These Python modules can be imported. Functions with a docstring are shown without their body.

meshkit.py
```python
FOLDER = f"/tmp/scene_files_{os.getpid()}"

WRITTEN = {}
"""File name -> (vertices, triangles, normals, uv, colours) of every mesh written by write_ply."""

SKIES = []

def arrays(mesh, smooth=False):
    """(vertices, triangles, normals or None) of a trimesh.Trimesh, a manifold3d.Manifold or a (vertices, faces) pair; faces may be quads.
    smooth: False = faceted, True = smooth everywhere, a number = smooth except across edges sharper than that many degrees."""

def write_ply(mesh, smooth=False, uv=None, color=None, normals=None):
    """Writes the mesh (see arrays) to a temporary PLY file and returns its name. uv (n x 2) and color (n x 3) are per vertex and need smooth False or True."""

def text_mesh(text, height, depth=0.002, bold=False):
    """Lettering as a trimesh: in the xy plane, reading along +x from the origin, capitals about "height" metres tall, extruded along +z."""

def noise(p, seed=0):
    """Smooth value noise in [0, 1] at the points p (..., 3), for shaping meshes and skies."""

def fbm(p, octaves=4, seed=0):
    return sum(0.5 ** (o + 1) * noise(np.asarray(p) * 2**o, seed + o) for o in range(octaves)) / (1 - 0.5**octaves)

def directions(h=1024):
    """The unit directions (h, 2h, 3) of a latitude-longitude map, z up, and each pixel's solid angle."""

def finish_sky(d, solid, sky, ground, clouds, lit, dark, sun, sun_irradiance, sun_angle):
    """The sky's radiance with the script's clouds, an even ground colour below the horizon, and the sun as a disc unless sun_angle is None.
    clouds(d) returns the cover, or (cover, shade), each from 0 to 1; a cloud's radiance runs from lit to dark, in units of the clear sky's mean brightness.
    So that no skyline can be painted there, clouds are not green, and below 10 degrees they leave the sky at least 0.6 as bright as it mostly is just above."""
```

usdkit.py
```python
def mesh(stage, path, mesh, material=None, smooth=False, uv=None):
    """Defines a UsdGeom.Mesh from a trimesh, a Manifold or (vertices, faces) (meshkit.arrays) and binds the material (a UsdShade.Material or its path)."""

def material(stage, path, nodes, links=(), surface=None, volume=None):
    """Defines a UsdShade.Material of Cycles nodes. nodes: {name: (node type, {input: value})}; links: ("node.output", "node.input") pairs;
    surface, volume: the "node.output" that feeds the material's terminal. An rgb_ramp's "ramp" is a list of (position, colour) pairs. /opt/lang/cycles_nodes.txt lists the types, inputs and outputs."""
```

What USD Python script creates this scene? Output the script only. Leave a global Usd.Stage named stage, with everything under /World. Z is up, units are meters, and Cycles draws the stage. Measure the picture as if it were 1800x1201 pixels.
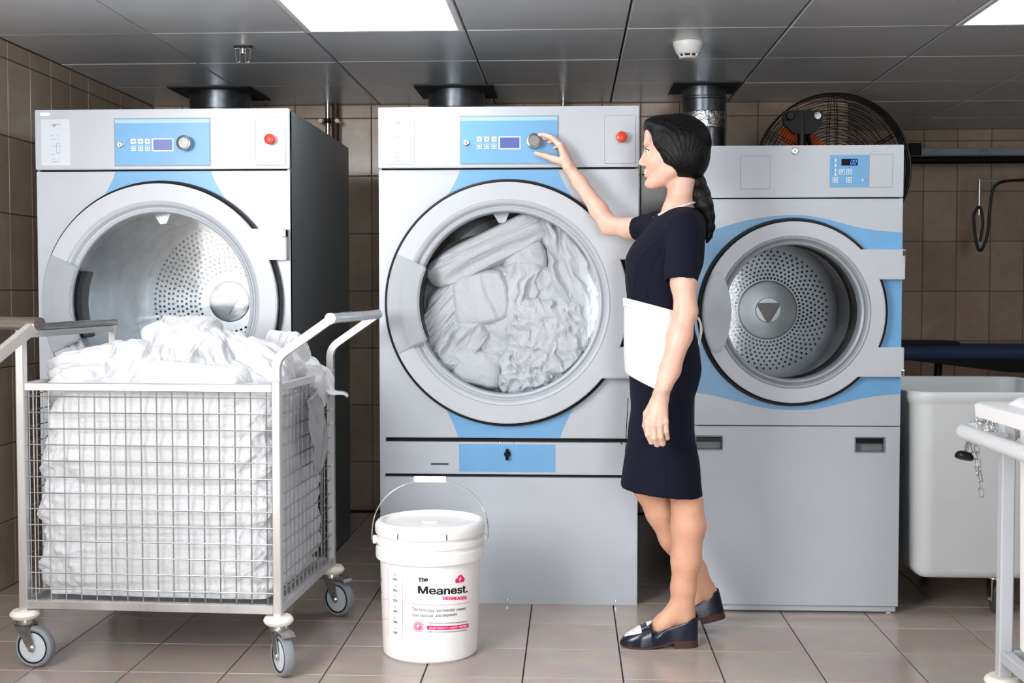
import math, random
import numpy as np, trimesh, manifold3d as m3
import shapely, shapely.geometry as sg, shapely.affinity as sa
import meshkit, usdkit
from pxr import Usd, UsdGeom, UsdLux, UsdShade, Gf, Sdf, Vt

stage = Usd.Stage.CreateInMemory()
UsdGeom.SetStageUpAxis(stage, UsdGeom.Tokens.z)
UsdGeom.SetStageMetersPerUnit(stage, 1.0)
UsdGeom.Xform.Define(stage, '/World')
UsdGeom.Scope.Define(stage, '/World/Looks')

# ------------------------------------------------------------------ camera
FPX, CAMZ = 2150.0, 1.15
YAW, PITCH = math.atan(103 / FPX), math.atan(85.5 / FPX)
FW = np.array([-math.sin(YAW) * math.cos(PITCH), math.cos(YAW) * math.cos(PITCH), -math.sin(PITCH)])
RT = np.array([math.cos(YAW), math.sin(YAW), 0.0])
UP = np.cross(RT, FW)
cam = UsdGeom.Camera.Define(stage, '/World/camera')
cam.CreateHorizontalApertureAttr(36.0)
cam.CreateVerticalApertureAttr(36.0 * 1201 / 1800)
cam.CreateFocalLengthAttr(36.0 * FPX / 1800)
cam.CreateClippingRangeAttr(Gf.Vec2f(0.05, 200))
cam.CreateFStopAttr(6.3)
cam.CreateFocusDistanceAttr(4.1)
cam.CreateExposureAttr(0.58)
mm = np.eye(4); mm[0, :3], mm[1, :3], mm[2, :3], mm[3, :3] = RT, UP, -FW, (0, 0, CAMZ)
cam.AddTransformOp().Set(Gf.Matrix4d(*mm.ravel().tolist()))

# ------------------------------------------------------------------ light
def rect_light(name, pos, target, w, h, power, col=(1, 1, 1)):
    l = UsdLux.RectLight.Define(stage, '/World/' + name)
    l.CreateWidthAttr(w); l.CreateHeightAttr(h); l.CreateIntensityAttr(power)
    l.CreateColorAttr(Gf.Vec3f(*col)); l.CreateNormalizeAttr(False)
    p, t = np.array(pos, float), np.array(target, float)
    z = (p - t) / np.linalg.norm(p - t); x = np.cross([0, 0, 1], z); x /= np.linalg.norm(x); y = np.cross(z, x)
    m = np.eye(4); m[0, :3], m[1, :3], m[2, :3], m[3, :3] = x, y, z, p
    l.AddTransformOp().Set(Gf.Matrix4d(*m.ravel().tolist()))
    return l
# photographer's softbox, unseen on the left, and an added fill behind the camera
rect_light('softbox', (-1.83, 1.35, 1.62), (0.15, 4.5, 1.05), 1.15, 1.25, 15.0, (1.0, 0.99, 0.98))
rect_light('added_rear_fill', (0.83, -1.9, 1.25), (0.8, 4.5, 1.1), 0.92, 1.5, 14.0, (0.92, 0.965, 1.0))  # added fill with no source in the room, placed clear of glass reflections
LAMP = 6.0                                  # radiance of the fluorescent ceiling panels
dome = UsdLux.DomeLight.Define(stage, '/World/dome'); dome.CreateIntensityAttr(0.02)

# ------------------------------------------------------------------ helpers
def lin(*c):
    if len(c) == 1: c = (c[0],) * 3
    x = np.array(c, float) / 255
    return tuple(np.where(x <= .04045, x / 12.92, ((x + .055) / 1.055) ** 2.4))

def ray(px, py):
    d = FW + RT * (px - 900) / FPX - UP * (py - 600.5) / FPX
    return d
def W(px, py, Y):
    d = ray(px, py); t = Y / d[1]
    return np.array([d[0] * t, Y, CAMZ + d[2] * t])
def WX(px, py, Y): p = W(px, py, Y); return p[0]
def WZ(px, py, Y): p = W(px, py, Y); return p[2]

_mats = {}
def M(name, col, rough=.5, metal=0.0, bump=None, var=0.0, vscale=6.0, rvar=0.0, stretch=None, space='position', **kw):
    """a principled material with procedural mottling, roughness variation and bump; made once per name"""
    if name in _mats: return _mats[name]
    nodes = {'p': ('principled_bsdf', dict(base_color=col, roughness=rough, metallic=metal, **kw)), 'g': ('geometry', {}), 'tc': ('texture_coordinate', {})}
    links = []
    src = 'g.position' if space == 'position' else 'tc.object'
    if stretch is not None:
        nodes['mp'] = ('mapping', {'scale': stretch}); links.append((src, 'mp.vector')); src = 'mp.vector'
    nodes['n'] = ('noise_texture', {'scale': vscale, 'detail': 4.0, 'roughness': .6}); links.append((src, 'n.vector'))
    v = max(var, 0.015)
    a = tuple(min(1, c * (1 - v)) for c in col); b = tuple(min(1, c * (1 + v)) for c in col)
    nodes['r'] = ('rgb_ramp', {'ramp': [(0.3, a), (0.7, b)]}); links += [('n.fac', 'r.fac'), ('r.color', 'p.base_color')]
    if rvar:
        nodes['rr'] = ('map_range', {'from_min': .3, 'from_max': .7, 'to_min': max(.02, rough - rvar), 'to_max': rough + rvar}); links += [('n.fac', 'rr.value'), ('rr.result', 'p.roughness')]
    if bump:
        nodes['bn'] = ('noise_texture', {'scale': bump[0], 'detail': 3.0}); links.append((src, 'bn.vector'))
        nodes['b'] = ('bump', {'strength': 1.0, 'distance': bump[1]}); links += [('bn.fac', 'b.height'), ('b.normal', 'p.normal')]
    _mats[name] = usdkit.material(stage, '/World/Looks/' + name, nodes, links, surface='p.BSDF')
    return _mats[name]

_names = {}
def numbered(parent, name):
    k = (str(parent), name); i = _names.get(k, 0); _names[k] = i + 1
    return name if i == 0 else f'{name}_{i:03d}'
def tag(prim, label=None, cat=None, group=None, kind=None):
    for k, v in (('label', label), ('category', cat), ('group', group), ('kind', kind)):
        if v: prim.SetCustomDataByKey(k, v)
    return prim
_origin = {}
def thing(name, label=None, cat=None, loc=(0, 0, 0), rotz=0.0, group=None, kind=None, rel=False):
    """an Xform at the thing's base; rel=True: its parts are given in its own coordinates, else in the world's (rotz must be 0)"""
    path = '/World/' + numbered('/World', name)
    x = UsdGeom.Xform.Define(stage, path)
    x.AddTranslateOp().Set(Gf.Vec3d(*map(float, loc)))
    if rotz: x.AddRotateZOp().Set(float(rotz))
    _origin[path] = np.zeros(3) if rel else np.array(loc, float)
    return tag(x.GetPrim(), label, cat, group, kind)
def obj(name, mesh, mat, parent=None, smooth=30, label=None, kind=None, cat=None, group=None):
    pp = '/World' if parent is None else str(parent.GetPath())
    v, f, n = meshkit.arrays(mesh, False)
    if smooth is False: pass
    o = _origin.get(pp, np.zeros(3))
    tm = trimesh.Trimesh(v - o, f, process=False)
    path = pp + '/' + numbered(pp, name)
    m = usdkit.mesh(stage, path, tm, mat, smooth=smooth)
    _origin[path] = o
    return tag(m.GetPrim(), label, cat, group, kind)
def copy_of(src, name, loc, rotz, label, cat, group=None):
    path = '/World/' + numbered('/World', name)
    x = UsdGeom.Xform.Define(stage, path)
    x.GetPrim().GetReferences().AddInternalReference(src.GetPath())
    x.ClearXformOpOrder()
    x.GetPrim().SetInstanceable(True)
    for a in list(x.GetPrim().GetAttributes()): pass
    ops = x.GetXformOpOrderAttr()
    t = x.GetPrim().GetAttribute('xformOp:translate')
    x.GetPrim().CreateAttribute('xformOp:translate', Sdf.ValueTypeNames.Double3).Set(Gf.Vec3d(*map(float, loc)))
    order = ['xformOp:translate']
    x.GetPrim().CreateAttribute('xformOp:rotateZ', Sdf.ValueTypeNames.Float).Set(float(rotz)); order.append('xformOp:rotateZ')
    ops.Set(order)
    return tag(x.GetPrim(), label, cat, group)

# ---- shapes
cat_ = trimesh.util.concatenate
def hull(pts):
    m = m3.Manifold.hull_points(np.asarray(pts, float)); t = m.to_mesh()
    return trimesh.Trimesh(t.vert_properties[:, :3], t.tri_verts, process=False)
def box(x0, x1, y0, y1, z0, z1, ch=0.0):
    if ch <= 0:
        b = trimesh.creation.box((x1 - x0, y1 - y0, z1 - z0)); b.apply_translation(((x0 + x1) / 2, (y0 + y1) / 2, (z0 + z1) / 2)); return b
    ch = min(ch, (x1 - x0) * .45, (y1 - y0) * .45, (z1 - z0) * .45)
    P = []
    for X, sx in ((x0, 1), (x1, -1)):
        for Yv, sy in ((y0, 1), (y1, -1)):
            for Z, sz in ((z0, 1), (z1, -1)):
                P += [(X, Yv + sy * ch, Z + sz * ch), (X + sx * ch, Yv, Z + sz * ch), (X + sx * ch, Yv + sy * ch, Z)]
    return hull(P)
def rbox(x0, x1, y0, y1, z0, z1, r, n=6):
    """box with rounded edges"""
    P = []
    s = [(math.cos(t) * math.cos(p), math.sin(t) * math.cos(p), math.sin(p)) for p in np.linspace(-math.pi / 2, math.pi / 2, n + 1) for t in np.linspace(0, 2 * math.pi, 4 * (n // 2), endpoint=False)]
    for X in (x0 + r, x1 - r):
        for Yv in (y0 + r, y1 - r):
            for Z in (z0 + r, z1 - r):
                P += [(X + r * a, Yv + r * b, Z + r * c) for a, b, c in s]
    return hull(P)
def lathe(profile, n=64, axis='z', center=(0, 0, 0), a0=0.0, a1=2 * math.pi, closed=False):
    """profile: (r, h) points; revolved about the axis through center. h runs along the axis (for 'y': world y)."""
    pr = np.array(profile, float); full = abs(a1 - a0 - 2 * math.pi) < 1e-6
    th = np.linspace(a0, a1, n, endpoint=not full)
    k = len(pr); V = []
    for t in th:
        c, s = math.cos(t), math.sin(t)
        for r, h in pr:
            V.append({'z': (r * c, r * s, h), 'y': (r * c, h, r * s), 'x': (h, r * c, r * s)}[axis])
    V = np.array(V) + np.array(center); F = []
    kk = k if closed else k - 1
    for i in range(n if full else n - 1):
        j = (i + 1) % n
        for q in range(kk):
            q2 = (q + 1) % k
            a, b, c, d = i * k + q, i * k + q2, j * k + q2, j * k + q
            F += [(a, b, c), (a, c, d)]
    m = trimesh.Trimesh(V, np.array(F), process=False); m.merge_vertices(); m.update_faces(m.nondegenerate_faces()); m.fix_normals() if m.is_watertight else None
    return m
def tube(path, r, n=10, closed=False, cap=True):
    p = np.array(path, float); m = len(p); rr = np.broadcast_to(np.asarray(r, float), (m,))
    t = np.gradient(p, axis=0) if not closed else np.roll(p, -1, 0) - np.roll(p, 1, 0)
    t /= np.linalg.norm(t, axis=1, keepdims=True) + 1e-12
    u = np.cross(t[0], [0, 0, 1.0]);
    if np.linalg.norm(u) < .1: u = np.cross(t[0], [1.0, 0, 0])
    V = []
    for i in range(m):
        u = u - t[i] * np.dot(u, t[i]); u /= np.linalg.norm(u); w = np.cross(t[i], u)
        for a in range(n):
            an = 2 * math.pi * a / n
            V.append(p[i] + rr[i] * (math.cos(an) * u + math.sin(an) * w))
    F = []
    for i in range(m if closed else m - 1):
        j = (i + 1) % m
        for a in range(n):
            b = (a + 1) % n
            F += [(i * n + a, j * n + a, j * n + b), (i * n + a, j * n + b, i * n + b)]
    if cap and not closed:
        V += [p[0], p[-1]]; c0, c1 = len(V) - 2, len(V) - 1
        for a in range(n):
            b = (a + 1) % n
            F += [(c0, a, b), (c1, (m - 1) * n + b, (m - 1) * n + a)]
    return trimesh.Trimesh(np.array(V), np.array(F)[:, ::-1], process=False)
def bar(path, w, h, side=(0, 1, 0)):
    """rectangular section swept along a path; w across 'side', h in the other direction"""
    p = np.array(path, float); m = len(p); sd = np.array(side, float)
    seg = np.diff(p, axis=0); seg /= np.linalg.norm(seg, axis=1, keepdims=True)
    V = []
    for i in range(m):
        if i == 0: t, k = seg[0], 1
        elif i == m - 1: t, k = seg[-1], 1
        else:
            t = seg[i - 1] + seg[i]; t /= np.linalg.norm(t); k = 1 / max(.3, float(np.dot(t, seg[i])))
        s = sd - t * np.dot(sd, t); s /= np.linalg.norm(s); o = np.cross(t, s)
        for a, b in ((-1, -1), (1, -1), (1, 1), (-1, 1)):
            V.append(p[i] + s * a * w / 2 + o * b * h / 2 * k)
    F = []
    for i in range(m - 1):
        for a in range(4):
            b = (a + 1) % 4
            F += [(i * 4 + a, i * 4 + b, i * 4 + 4 + b), (i * 4 + a, i * 4 + 4 + b, i * 4 + 4 + a)]
    F += [(0, 2, 1), (0, 3, 2)]; e = 4 * (m - 1); F += [(e, e + 1, e + 2), (e, e + 2, e + 3)]
    t = trimesh.Trimesh(np.array(V), np.array(F), process=False); t.fix_normals(); return t
def extrude(poly, y0, y1, bevel=0.0):
    """polygon in (x, z) extruded along y from y0 (front) to y1 (back); bevel steps the front edge"""
    def one(pg, a, b):
        out = []
        for g in getattr(pg, 'geoms', [pg]):
            if g.is_empty or g.area < 1e-9: continue
            t = trimesh.creation.extrude_polygon(g, b - a, engine='earcut')
            v = np.array(t.vertices); t.vertices = np.stack([v[:, 0], b - v[:, 2], v[:, 1]], 1)
            out.append(t)
        return out
    if bevel: return cat_(one(poly, y0 + bevel, y1) + one(poly.buffer(-bevel * .5), y0 + bevel * .35, y0 + bevel * 1.2) + one(poly.buffer(-bevel), y0, y0 + bevel))
    return cat_(one(poly, y0, y1))
def rect(x0, x1, z0, z1, r=0.0):
    p = sg.box(min(x0, x1), min(z0, z1), max(x0, x1), max(z0, z1))
    return p.buffer(-r).buffer(r, 6) if r else p
def disc(cx, cz, r, n=48): return sg.Point(cx, cz).buffer(r, n // 4)
def cyl(p0, p1, r, n=20): return tube([p0, p1], r, n)
def rounded_path(pts, r, n=6):
    """polyline with its corners rounded"""
    P = [np.array(p, float) for p in pts]; out = [P[0]]
    for a, b, c in zip(P, P[1:], P[2:]):
        d1, d2 = a - b, c - b; l = min(r, np.linalg.norm(d1) * .49, np.linalg.norm(d2) * .49)
        q0, q1 = b + d1 / np.linalg.norm(d1) * l, b + d2 / np.linalg.norm(d2) * l
        for t in np.linspace(0, 1, n + 1): out.append((1 - t) ** 2 * q0 + 2 * t * (1 - t) * b + t * t * q1)
    out.append(P[-1]); return np.array(out)
def smooth_path(pts, n=40):
    from scipy.interpolate import CubicSpline
    P = np.array(pts, float); s = np.concatenate([[0], np.cumsum(np.linalg.norm(np.diff(P, axis=0), axis=1))])
    return CubicSpline(s, P)(np.linspace(0, s[-1], n))
def xform(m, rz=0, rx=0, ry=0, t=(0, 0, 0)):
    m = m.copy()
    for a, ax in ((rx, [1, 0, 0]), (ry, [0, 1, 0]), (rz, [0, 0, 1])):
        if a: m.apply_transform(trimesh.transformations.rotation_matrix(math.radians(a), ax))
    m.apply_translation(t); return m

# ------------------------------------------------------------------ materials
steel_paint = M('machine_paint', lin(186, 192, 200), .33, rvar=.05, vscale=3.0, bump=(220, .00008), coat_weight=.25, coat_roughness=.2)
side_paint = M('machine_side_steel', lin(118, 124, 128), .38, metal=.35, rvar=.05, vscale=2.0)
door_paint = M('door_grey_plastic', lin(188, 193, 200), .36, rvar=.05, bump=(400, .00006))
handle_paint = M('door_handle_grey', lin(160, 166, 172), .34, rvar=.05)
blue_print = M('blue_panel', lin(108, 166, 212), .35, rvar=.05)
rubber = M('black_rubber', lin(18, 19, 21), .45, rvar=.1)
black_plastic = M('black_plastic', lin(12, 12, 14), .4, rvar=.05, specular_ior_level=.25)
dark_void = M('dark_recess', lin(30, 31, 33), .7)
seam_dark = M('seam_dark', lin(22, 23, 25), .8)
stainless = M('stainless_steel', lin(196, 198, 200), .24, metal=1.0, rvar=.06, vscale=5.0, stretch=(1, 1, 12))
drum_steel = M('drum_steel', lin(170, 174, 178), .3, metal=1.0, rvar=.08, vscale=4.0)
brushed = M('brushed_steel', lin(214, 213, 213), .42, metal=.8, rvar=.08, vscale=14.0, stretch=(1, 1, .15))
zinc = M('zinc_plate', lin(190, 192, 194), .32, metal=1.0, rvar=.1, vscale=30)
chrome = M('chrome', lin(225), .12, metal=1.0, rvar=.04)
white_plastic = M('white_plastic', lin(236, 236, 234), .35, rvar=.05, bump=(60, .0002))
print_grey = M('print_grey', lin(150, 155, 165), .5)
label_pale = M('label_pale', lin(205, 211, 220), .4)
white_print = M('white_print', lin(240), .4)
glow_none = None
def glass_mat(name, tint, ior, rough=0.0):
    _mats[name] = usdkit.material(stage, '/World/Looks/' + name, {'t': ('transparent_bsdf', {'color': tint}), 'g': ('glossy_bsdf', {'color': (1, 1, 1), 'roughness': rough}),
        'f': ('fresnel', {'IOR': ior}), 'n': ('noise_texture', {'scale': 3.0}), 'm': ('mix_closure', {})}, [('f.fac', 'm.fac'), ('t.BSDF', 'm.closure1'), ('g.BSDF', 'm.closure2')], surface='m.closure')
    return _mats[name]
door_glass = glass_mat('door_glass', (.93, .95, .96), 1.45, .07)
def emit_mat(name, col, s):
    _mats[name] = usdkit.material(stage, '/World/Looks/' + name, {'e': ('emission', {'color': col, 'strength': s}), 'n': ('noise_texture', {})}, [], surface='e.emission'); return _mats[name]
# ------------------------------------------------------------------ the room
XL, YB, YR, XC, CEIL = -2.2, 6.385, 7.5, 1.417, 2.13     # left wall, back wall, recessed back wall, where it steps back, ceiling
XR, YF = 4.6, -2.0
rng = random.Random(5)
def tile_mat(name, c0, c1, c2, rough, scale, speck=0.0):
    """ceramic: soft two-scale mottling and each piece a little different in tone"""
    nodes = {'g': ('geometry', {}), 'n': ('noise_texture', {'scale': scale, 'detail': 5.0, 'roughness': .65}), 'n2': ('noise_texture', {'scale': scale * 7, 'detail': 2.0}),
             'r': ('rgb_ramp', {'ramp': [(.25, c0), (.5, c1), (.75, c2)]}), 'mx': ('mix_color', {'blend_type': 'soft_light', 'fac': .25}),
             'bn': ('bump', {'strength': 1.0, 'distance': .0006}), 'p': ('principled_bsdf', {'roughness': rough})}
    links = [('g.position', 'n.vector'), ('g.position', 'n2.vector'), ('n.fac', 'r.fac'), ('r.color', 'mx.a'), ('n2.color', 'mx.b'), ('mx.result', 'p.base_color'), ('n.fac', 'bn.height'), ('bn.normal', 'p.normal')]
    return usdkit.material(stage, '/World/Looks/' + name, nodes, links, surface='p.BSDF')
wall_tiles = [tile_mat(f'wall_tile_{k}', lin(*(np.array([158, 140, 124]) + d)), lin(*(np.array([174, 156, 140]) + d)), lin(*(np.array([186, 169, 153]) + d)), .16, 3.0) for k, d in enumerate((-5, 0, 5))]
grout_wall = M('wall_grout', lin(120, 100, 84), .9)
floor_tiles = [tile_mat(f'floor_tile_{k}', lin(*(np.array([168, 156, 149]) + d)), lin(*(np.array([174, 162, 155]) + d)), lin(*(np.array([180, 168, 160]) + d)), .2, 1.6) for k, d in enumerate((-3, 0, 3))]
grout_floor = M('floor_grout', lin(84, 72, 66), .9)
ceil_panel = [M(f'ceiling_panel_metal_{k}', lin(v, v + 5, v + 10), .34, metal=.2, rvar=.05, vscale=1.5) for k, v in enumerate((206, 210, 214))]
ceil_edge = M('ceiling_seam', lin(50, 51, 53), .6)
far_wall = usdkit.material(stage, '/World/Looks/far_tiled_wall', {'g': ('geometry', {}), 'b': ('brick_texture', {'offset': 0.0, 'color1': lin(174, 156, 140), 'color2': lin(166, 148, 132), 'mortar': lin(120, 100, 84), 'scale': 1.0, 'mortar_size': .004, 'brick_width': .2, 'row_height': .3}), 'p': ('principled_bsdf', {'roughness': .25})},
    [('g.position', 'b.vector'), ('b.color', 'p.base_color')], surface='p.BSDF')

def tiled(parent, axis, at, u0, u1, v0, v1, ulines, vlines, mats, thick=.008, gap=.0035, facing=1, ch=.0022, jit=.0006, skip=None):
    """tiles on a plane, each its own mesh. axis 'x','y','z' = the plane's normal; facing = sign of the normal"""
    n = 0
    for a0, a1 in zip(ulines, ulines[1:]):
        for b0, b1 in zip(vlines, vlines[1:]):
            A0, A1, B0, B1 = max(a0, u0), min(a1, u1), max(b0, v0), min(b1, v1)
            if A1 - A0 < .02 or B1 - B0 < .02 or (skip and skip((A0 + A1) / 2, (B0 + B1) / 2)): continue
            e = rng.uniform(0, jit)
            lo, hi = sorted((at, at + facing * (thick + e)))
            g = gap / 2
            args = {'x': (lo, hi, A0 + g, A1 - g, B0 + g, B1 - g), 'y': (A0 + g, A1 - g, lo, hi, B0 + g, B1 - g), 'z': (A0 + g, A1 - g, B0 + g, B1 - g, lo, hi)}[axis]
            obj('tile', box(*args, ch=ch), rng.choice(mats), parent, smooth=False); n += 1
    return n
zl = [-.04 + .3 * k for k in range(9)]
# floor: slab with the tiles in view as pieces
fl = thing('floor', 'glazed beige floor tiles laid in a straight grid', kind='structure')
obj('slab', box(XL - .1, XR + .1, YF - .1, YR + .1, -.08, -.0085), grout_floor, fl)
obj('tile_field', box(XL, XR, YF, 3.0, -.0085, 0, ch=.001), floor_tiles[1], fl)
# tile joints measured in the photograph: (935,1065) lies on a joint, rows at y = 1097, 1140, 1189
def floor_at(px, py):
    d = ray(px, py); t = -CAMZ / d[2]; return d[0] * t, d[1] * t
fx, fy = floor_at(924, 1150)[0], floor_at(900, 1140)[1]
ul = [fx + .3 * k for k in range(-8, 14)]; vl = [fy + .3 * k for k in range(-6, 14)]
tiled(fl, 'z', -.009, XL, 3.4, 3.0, YR, [XL] + [u for u in ul if u > XL + .02], [3.0] + [v for v in vl if v > 3.02], floor_tiles, thick=.0085, jit=.0002, gap=.004, ch=.0015, skip=lambda x, y: y > YB and x < XC)
obj('tile_strip', box(3.4, XR, 3.0, YR, -.009, -.0006), floor_tiles[1], fl)

wl = thing('wall_left', 'left wall of glossy brown-beige tiles', kind='structure')
obj('backing', box(XL - .15, XL, YF - .1, YR + .1, 0, CEIL + .3), grout_wall, wl)
tiled(wl, 'x', XL, 3.3, YB, 0, CEIL, [3.1 + .2 * k for k in range(18)], zl, wall_tiles, facing=1)
obj('tile_field', box(XL, XL + .006, YF, 3.3, 0, CEIL), far_wall, wl)
wb = thing('wall_back', 'back wall of beige tiles behind the machines', kind='structure')
obj('backing', box(XL - .1, XC - .009, YB, YB + .2, 0, CEIL + .3), grout_wall, wb)
tiled(wb, 'y', YB, XL + .009, XC - .009, 0, CEIL, [-2.24 + .2 * k for k in range(20)], zl, wall_tiles, facing=-1)
tiled(wb, 'x', XC - .009, YB - .004, YR, 0, CEIL, [YB - .004 + .2 * k for k in range(8)], zl, wall_tiles, facing=1)
obj('return_backing', box(XC - .2, XC - .009, YB + .2, YR + .1, 0, CEIL + .3), grout_wall, wb)
wr = thing('wall_back_recess', 'recessed tiled back wall beyond the right-hand machine', kind='structure')
obj('backing', box(XC - .2, XR + .1, YR, YR + .2, 0, CEIL + .3), grout_wall, wr)
x0 = W(1681, 400, YR)[0]
tiled(wr, 'y', YR, XC, 3.6, 0, CEIL, [x0 + .2 * k for k in range(-6, 9)], zl, wall_tiles, facing=-1)
obj('tile_field', box(3.6, XR, YR - .006, YR, 0, CEIL), far_wall, wr)
w_ = thing('wall_right', 'right wall of beige tiles outside the picture', kind='structure')
obj('panel', box(XR, XR + .15, YF - .1, YR + .1, 0, CEIL + .3), far_wall, w_)
w_ = thing('wall_front', 'unseen closed wall behind the camera', kind='structure')
obj('panel', box(XL - .15, XR + .15, YF - .2, YF, 0, CEIL + .3), far_wall, w_)  # solid wall out of view; the added fill light stands before it

# ceiling: 60 cm clip-in metal panels
ce = thing('ceiling', 'suspended ceiling of satin metal panels', kind='structure')
obj('plenum', box(XL - .1, XR + .1, YF - .1, YR + .1, CEIL + .25, CEIL + .3), seam_dark, ce)
obj('panel_field', box(XL, XR, YF, 2.21, CEIL + .004, CEIL + .03), ceil_panel[1], ce)
cx0 = W(538, 57, 4.6)[0]
CX = [cx0 + .6 * k for k in range(-3, 10)]; CY = [4.6 + .6 * k for k in range(-4, 6)]
LIGHTS = {(3, 3), (7, 3)}                   # column, row of the light panels
DUCTS = []
for i, (a0, a1) in enumerate(zip(CX, CX[1:])):
    for j, (b0, b1) in enumerate(zip(CY, CY[1:])):
        A0, A1, B1 = max(a0, XL + .003), min(a1, XR), min(b1, YR)
        if A1 - A0 < .03 or B1 - b0 < .03: continue
        if (i, j) in LIGHTS: continue
        g = .0022
        t = box(A0 + g * 1.6, A1 - g * 1.6, b0 + g, B1 - g, CEIL, CEIL + .025, ch=.004)
        t.apply_translation((0, 0, rng.uniform(0, .0015)))
        c = t.centroid; t.apply_translation(-c)
        t.apply_transform(trimesh.transformations.rotation_matrix(math.radians(rng.uniform(-.12, .12)), [1, 0, 0]))
        t.apply_transform(trimesh.transformations.rotation_matrix(math.radians(rng.uniform(-.12, .12)), [0, 1, 0])); t.apply_translation(c)
        obj('panel', t, rng.choice(ceil_panel), ce, smooth=False)
for u in CX:
    if XL < u < XR: obj('runner', box(u - .012, u + .012, 2.21, YR, CEIL + .027, CEIL + .06), ceil_edge, ce)
white_frame = M('lamp_frame_white', lin(225, 227, 230), .4)
lamp_mat = emit_mat('lamp_diffuser_glow', (1.0, 1.0, 1.0), LAMP)
def ceiling_lamp(x, y, label):
    t = thing('ceiling_light', label, 'ceiling light', (x, y, CEIL), rel=True)
    s, e = .297, .022
    for a in ((-s, s, -s, -s + e), (-s, s, s - e, s), (-s, -s + e, -s + e, s - e), (s - e, s, -s + e, s - e)):
        obj('frame_bar', box(*a, -.004, .02, ch=.002), white_frame, t)
    obj('diffuser', box(-s + e, s - e, -s + e, s - e, .004, .012), lamp_mat, t)
    obj('housing', box(-s, s, -s, s, .021, .07, ch=.004), white_frame, t)
for (i, j), lb in zip(sorted(LIGHTS), ('square lit ceiling panel lamp at the top edge, left of the middle', 'square lit ceiling panel lamp cut off by the upper right corner')):
    ceiling_lamp(CX[i] + .3, CY[j] + .3, lb)
for x, y, wh in ((CX[3] + .3, 1.9, 'left one of the nearer row'), (CX[7] + .3, 1.9, 'right one of the nearer row'), (CX[3] + .3, -.5, 'left one of the rear row'), (CX[7] + .3, -.5, 'right one of the rear row')):  # out of view, continuing the lamp pattern to light the room
    o = thing('ceiling_light', 'unseen lit ceiling panel lamp above the front of the room, ' + wh, 'ceiling light', (x, y, CEIL), rel=True, group='unseen ceiling lamps')
    obj('diffuser', box(-.275, .275, -.275, .275, -.004, .003), lamp_mat, o)
    for a in ((-.3, .3, -.3, -.275), (-.3, .3, .275, .3), (-.3, -.275, -.275, .275), (.275, .3, -.275, .275)): obj('frame_bar', box(*a, -.008, .003), white_frame, o)
# ------------------------------------------------------------------ the big dryers (two alike)
YM = 4.487                                   # front plane of the two large machines
display_mat = M('display_blue', lin(74, 88, 152), .25, emission_color=lin(74, 88, 152), emission_strength=.25)
dark_display = M('display_dark', lin(8, 10, 24), .2, specular_ior_level=.15)
glow_blue = emit_mat('digit_glow', lin(90, 130, 255), 1.3)
red_plastic = M('red_plastic', lin(226, 62, 34), .3)
knob_face = M('knob_face', lin(128, 128, 128), .3, metal=.4)
knob_ring = M('knob_ring', lin(150, 150, 150), .25, metal=.8)

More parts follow.
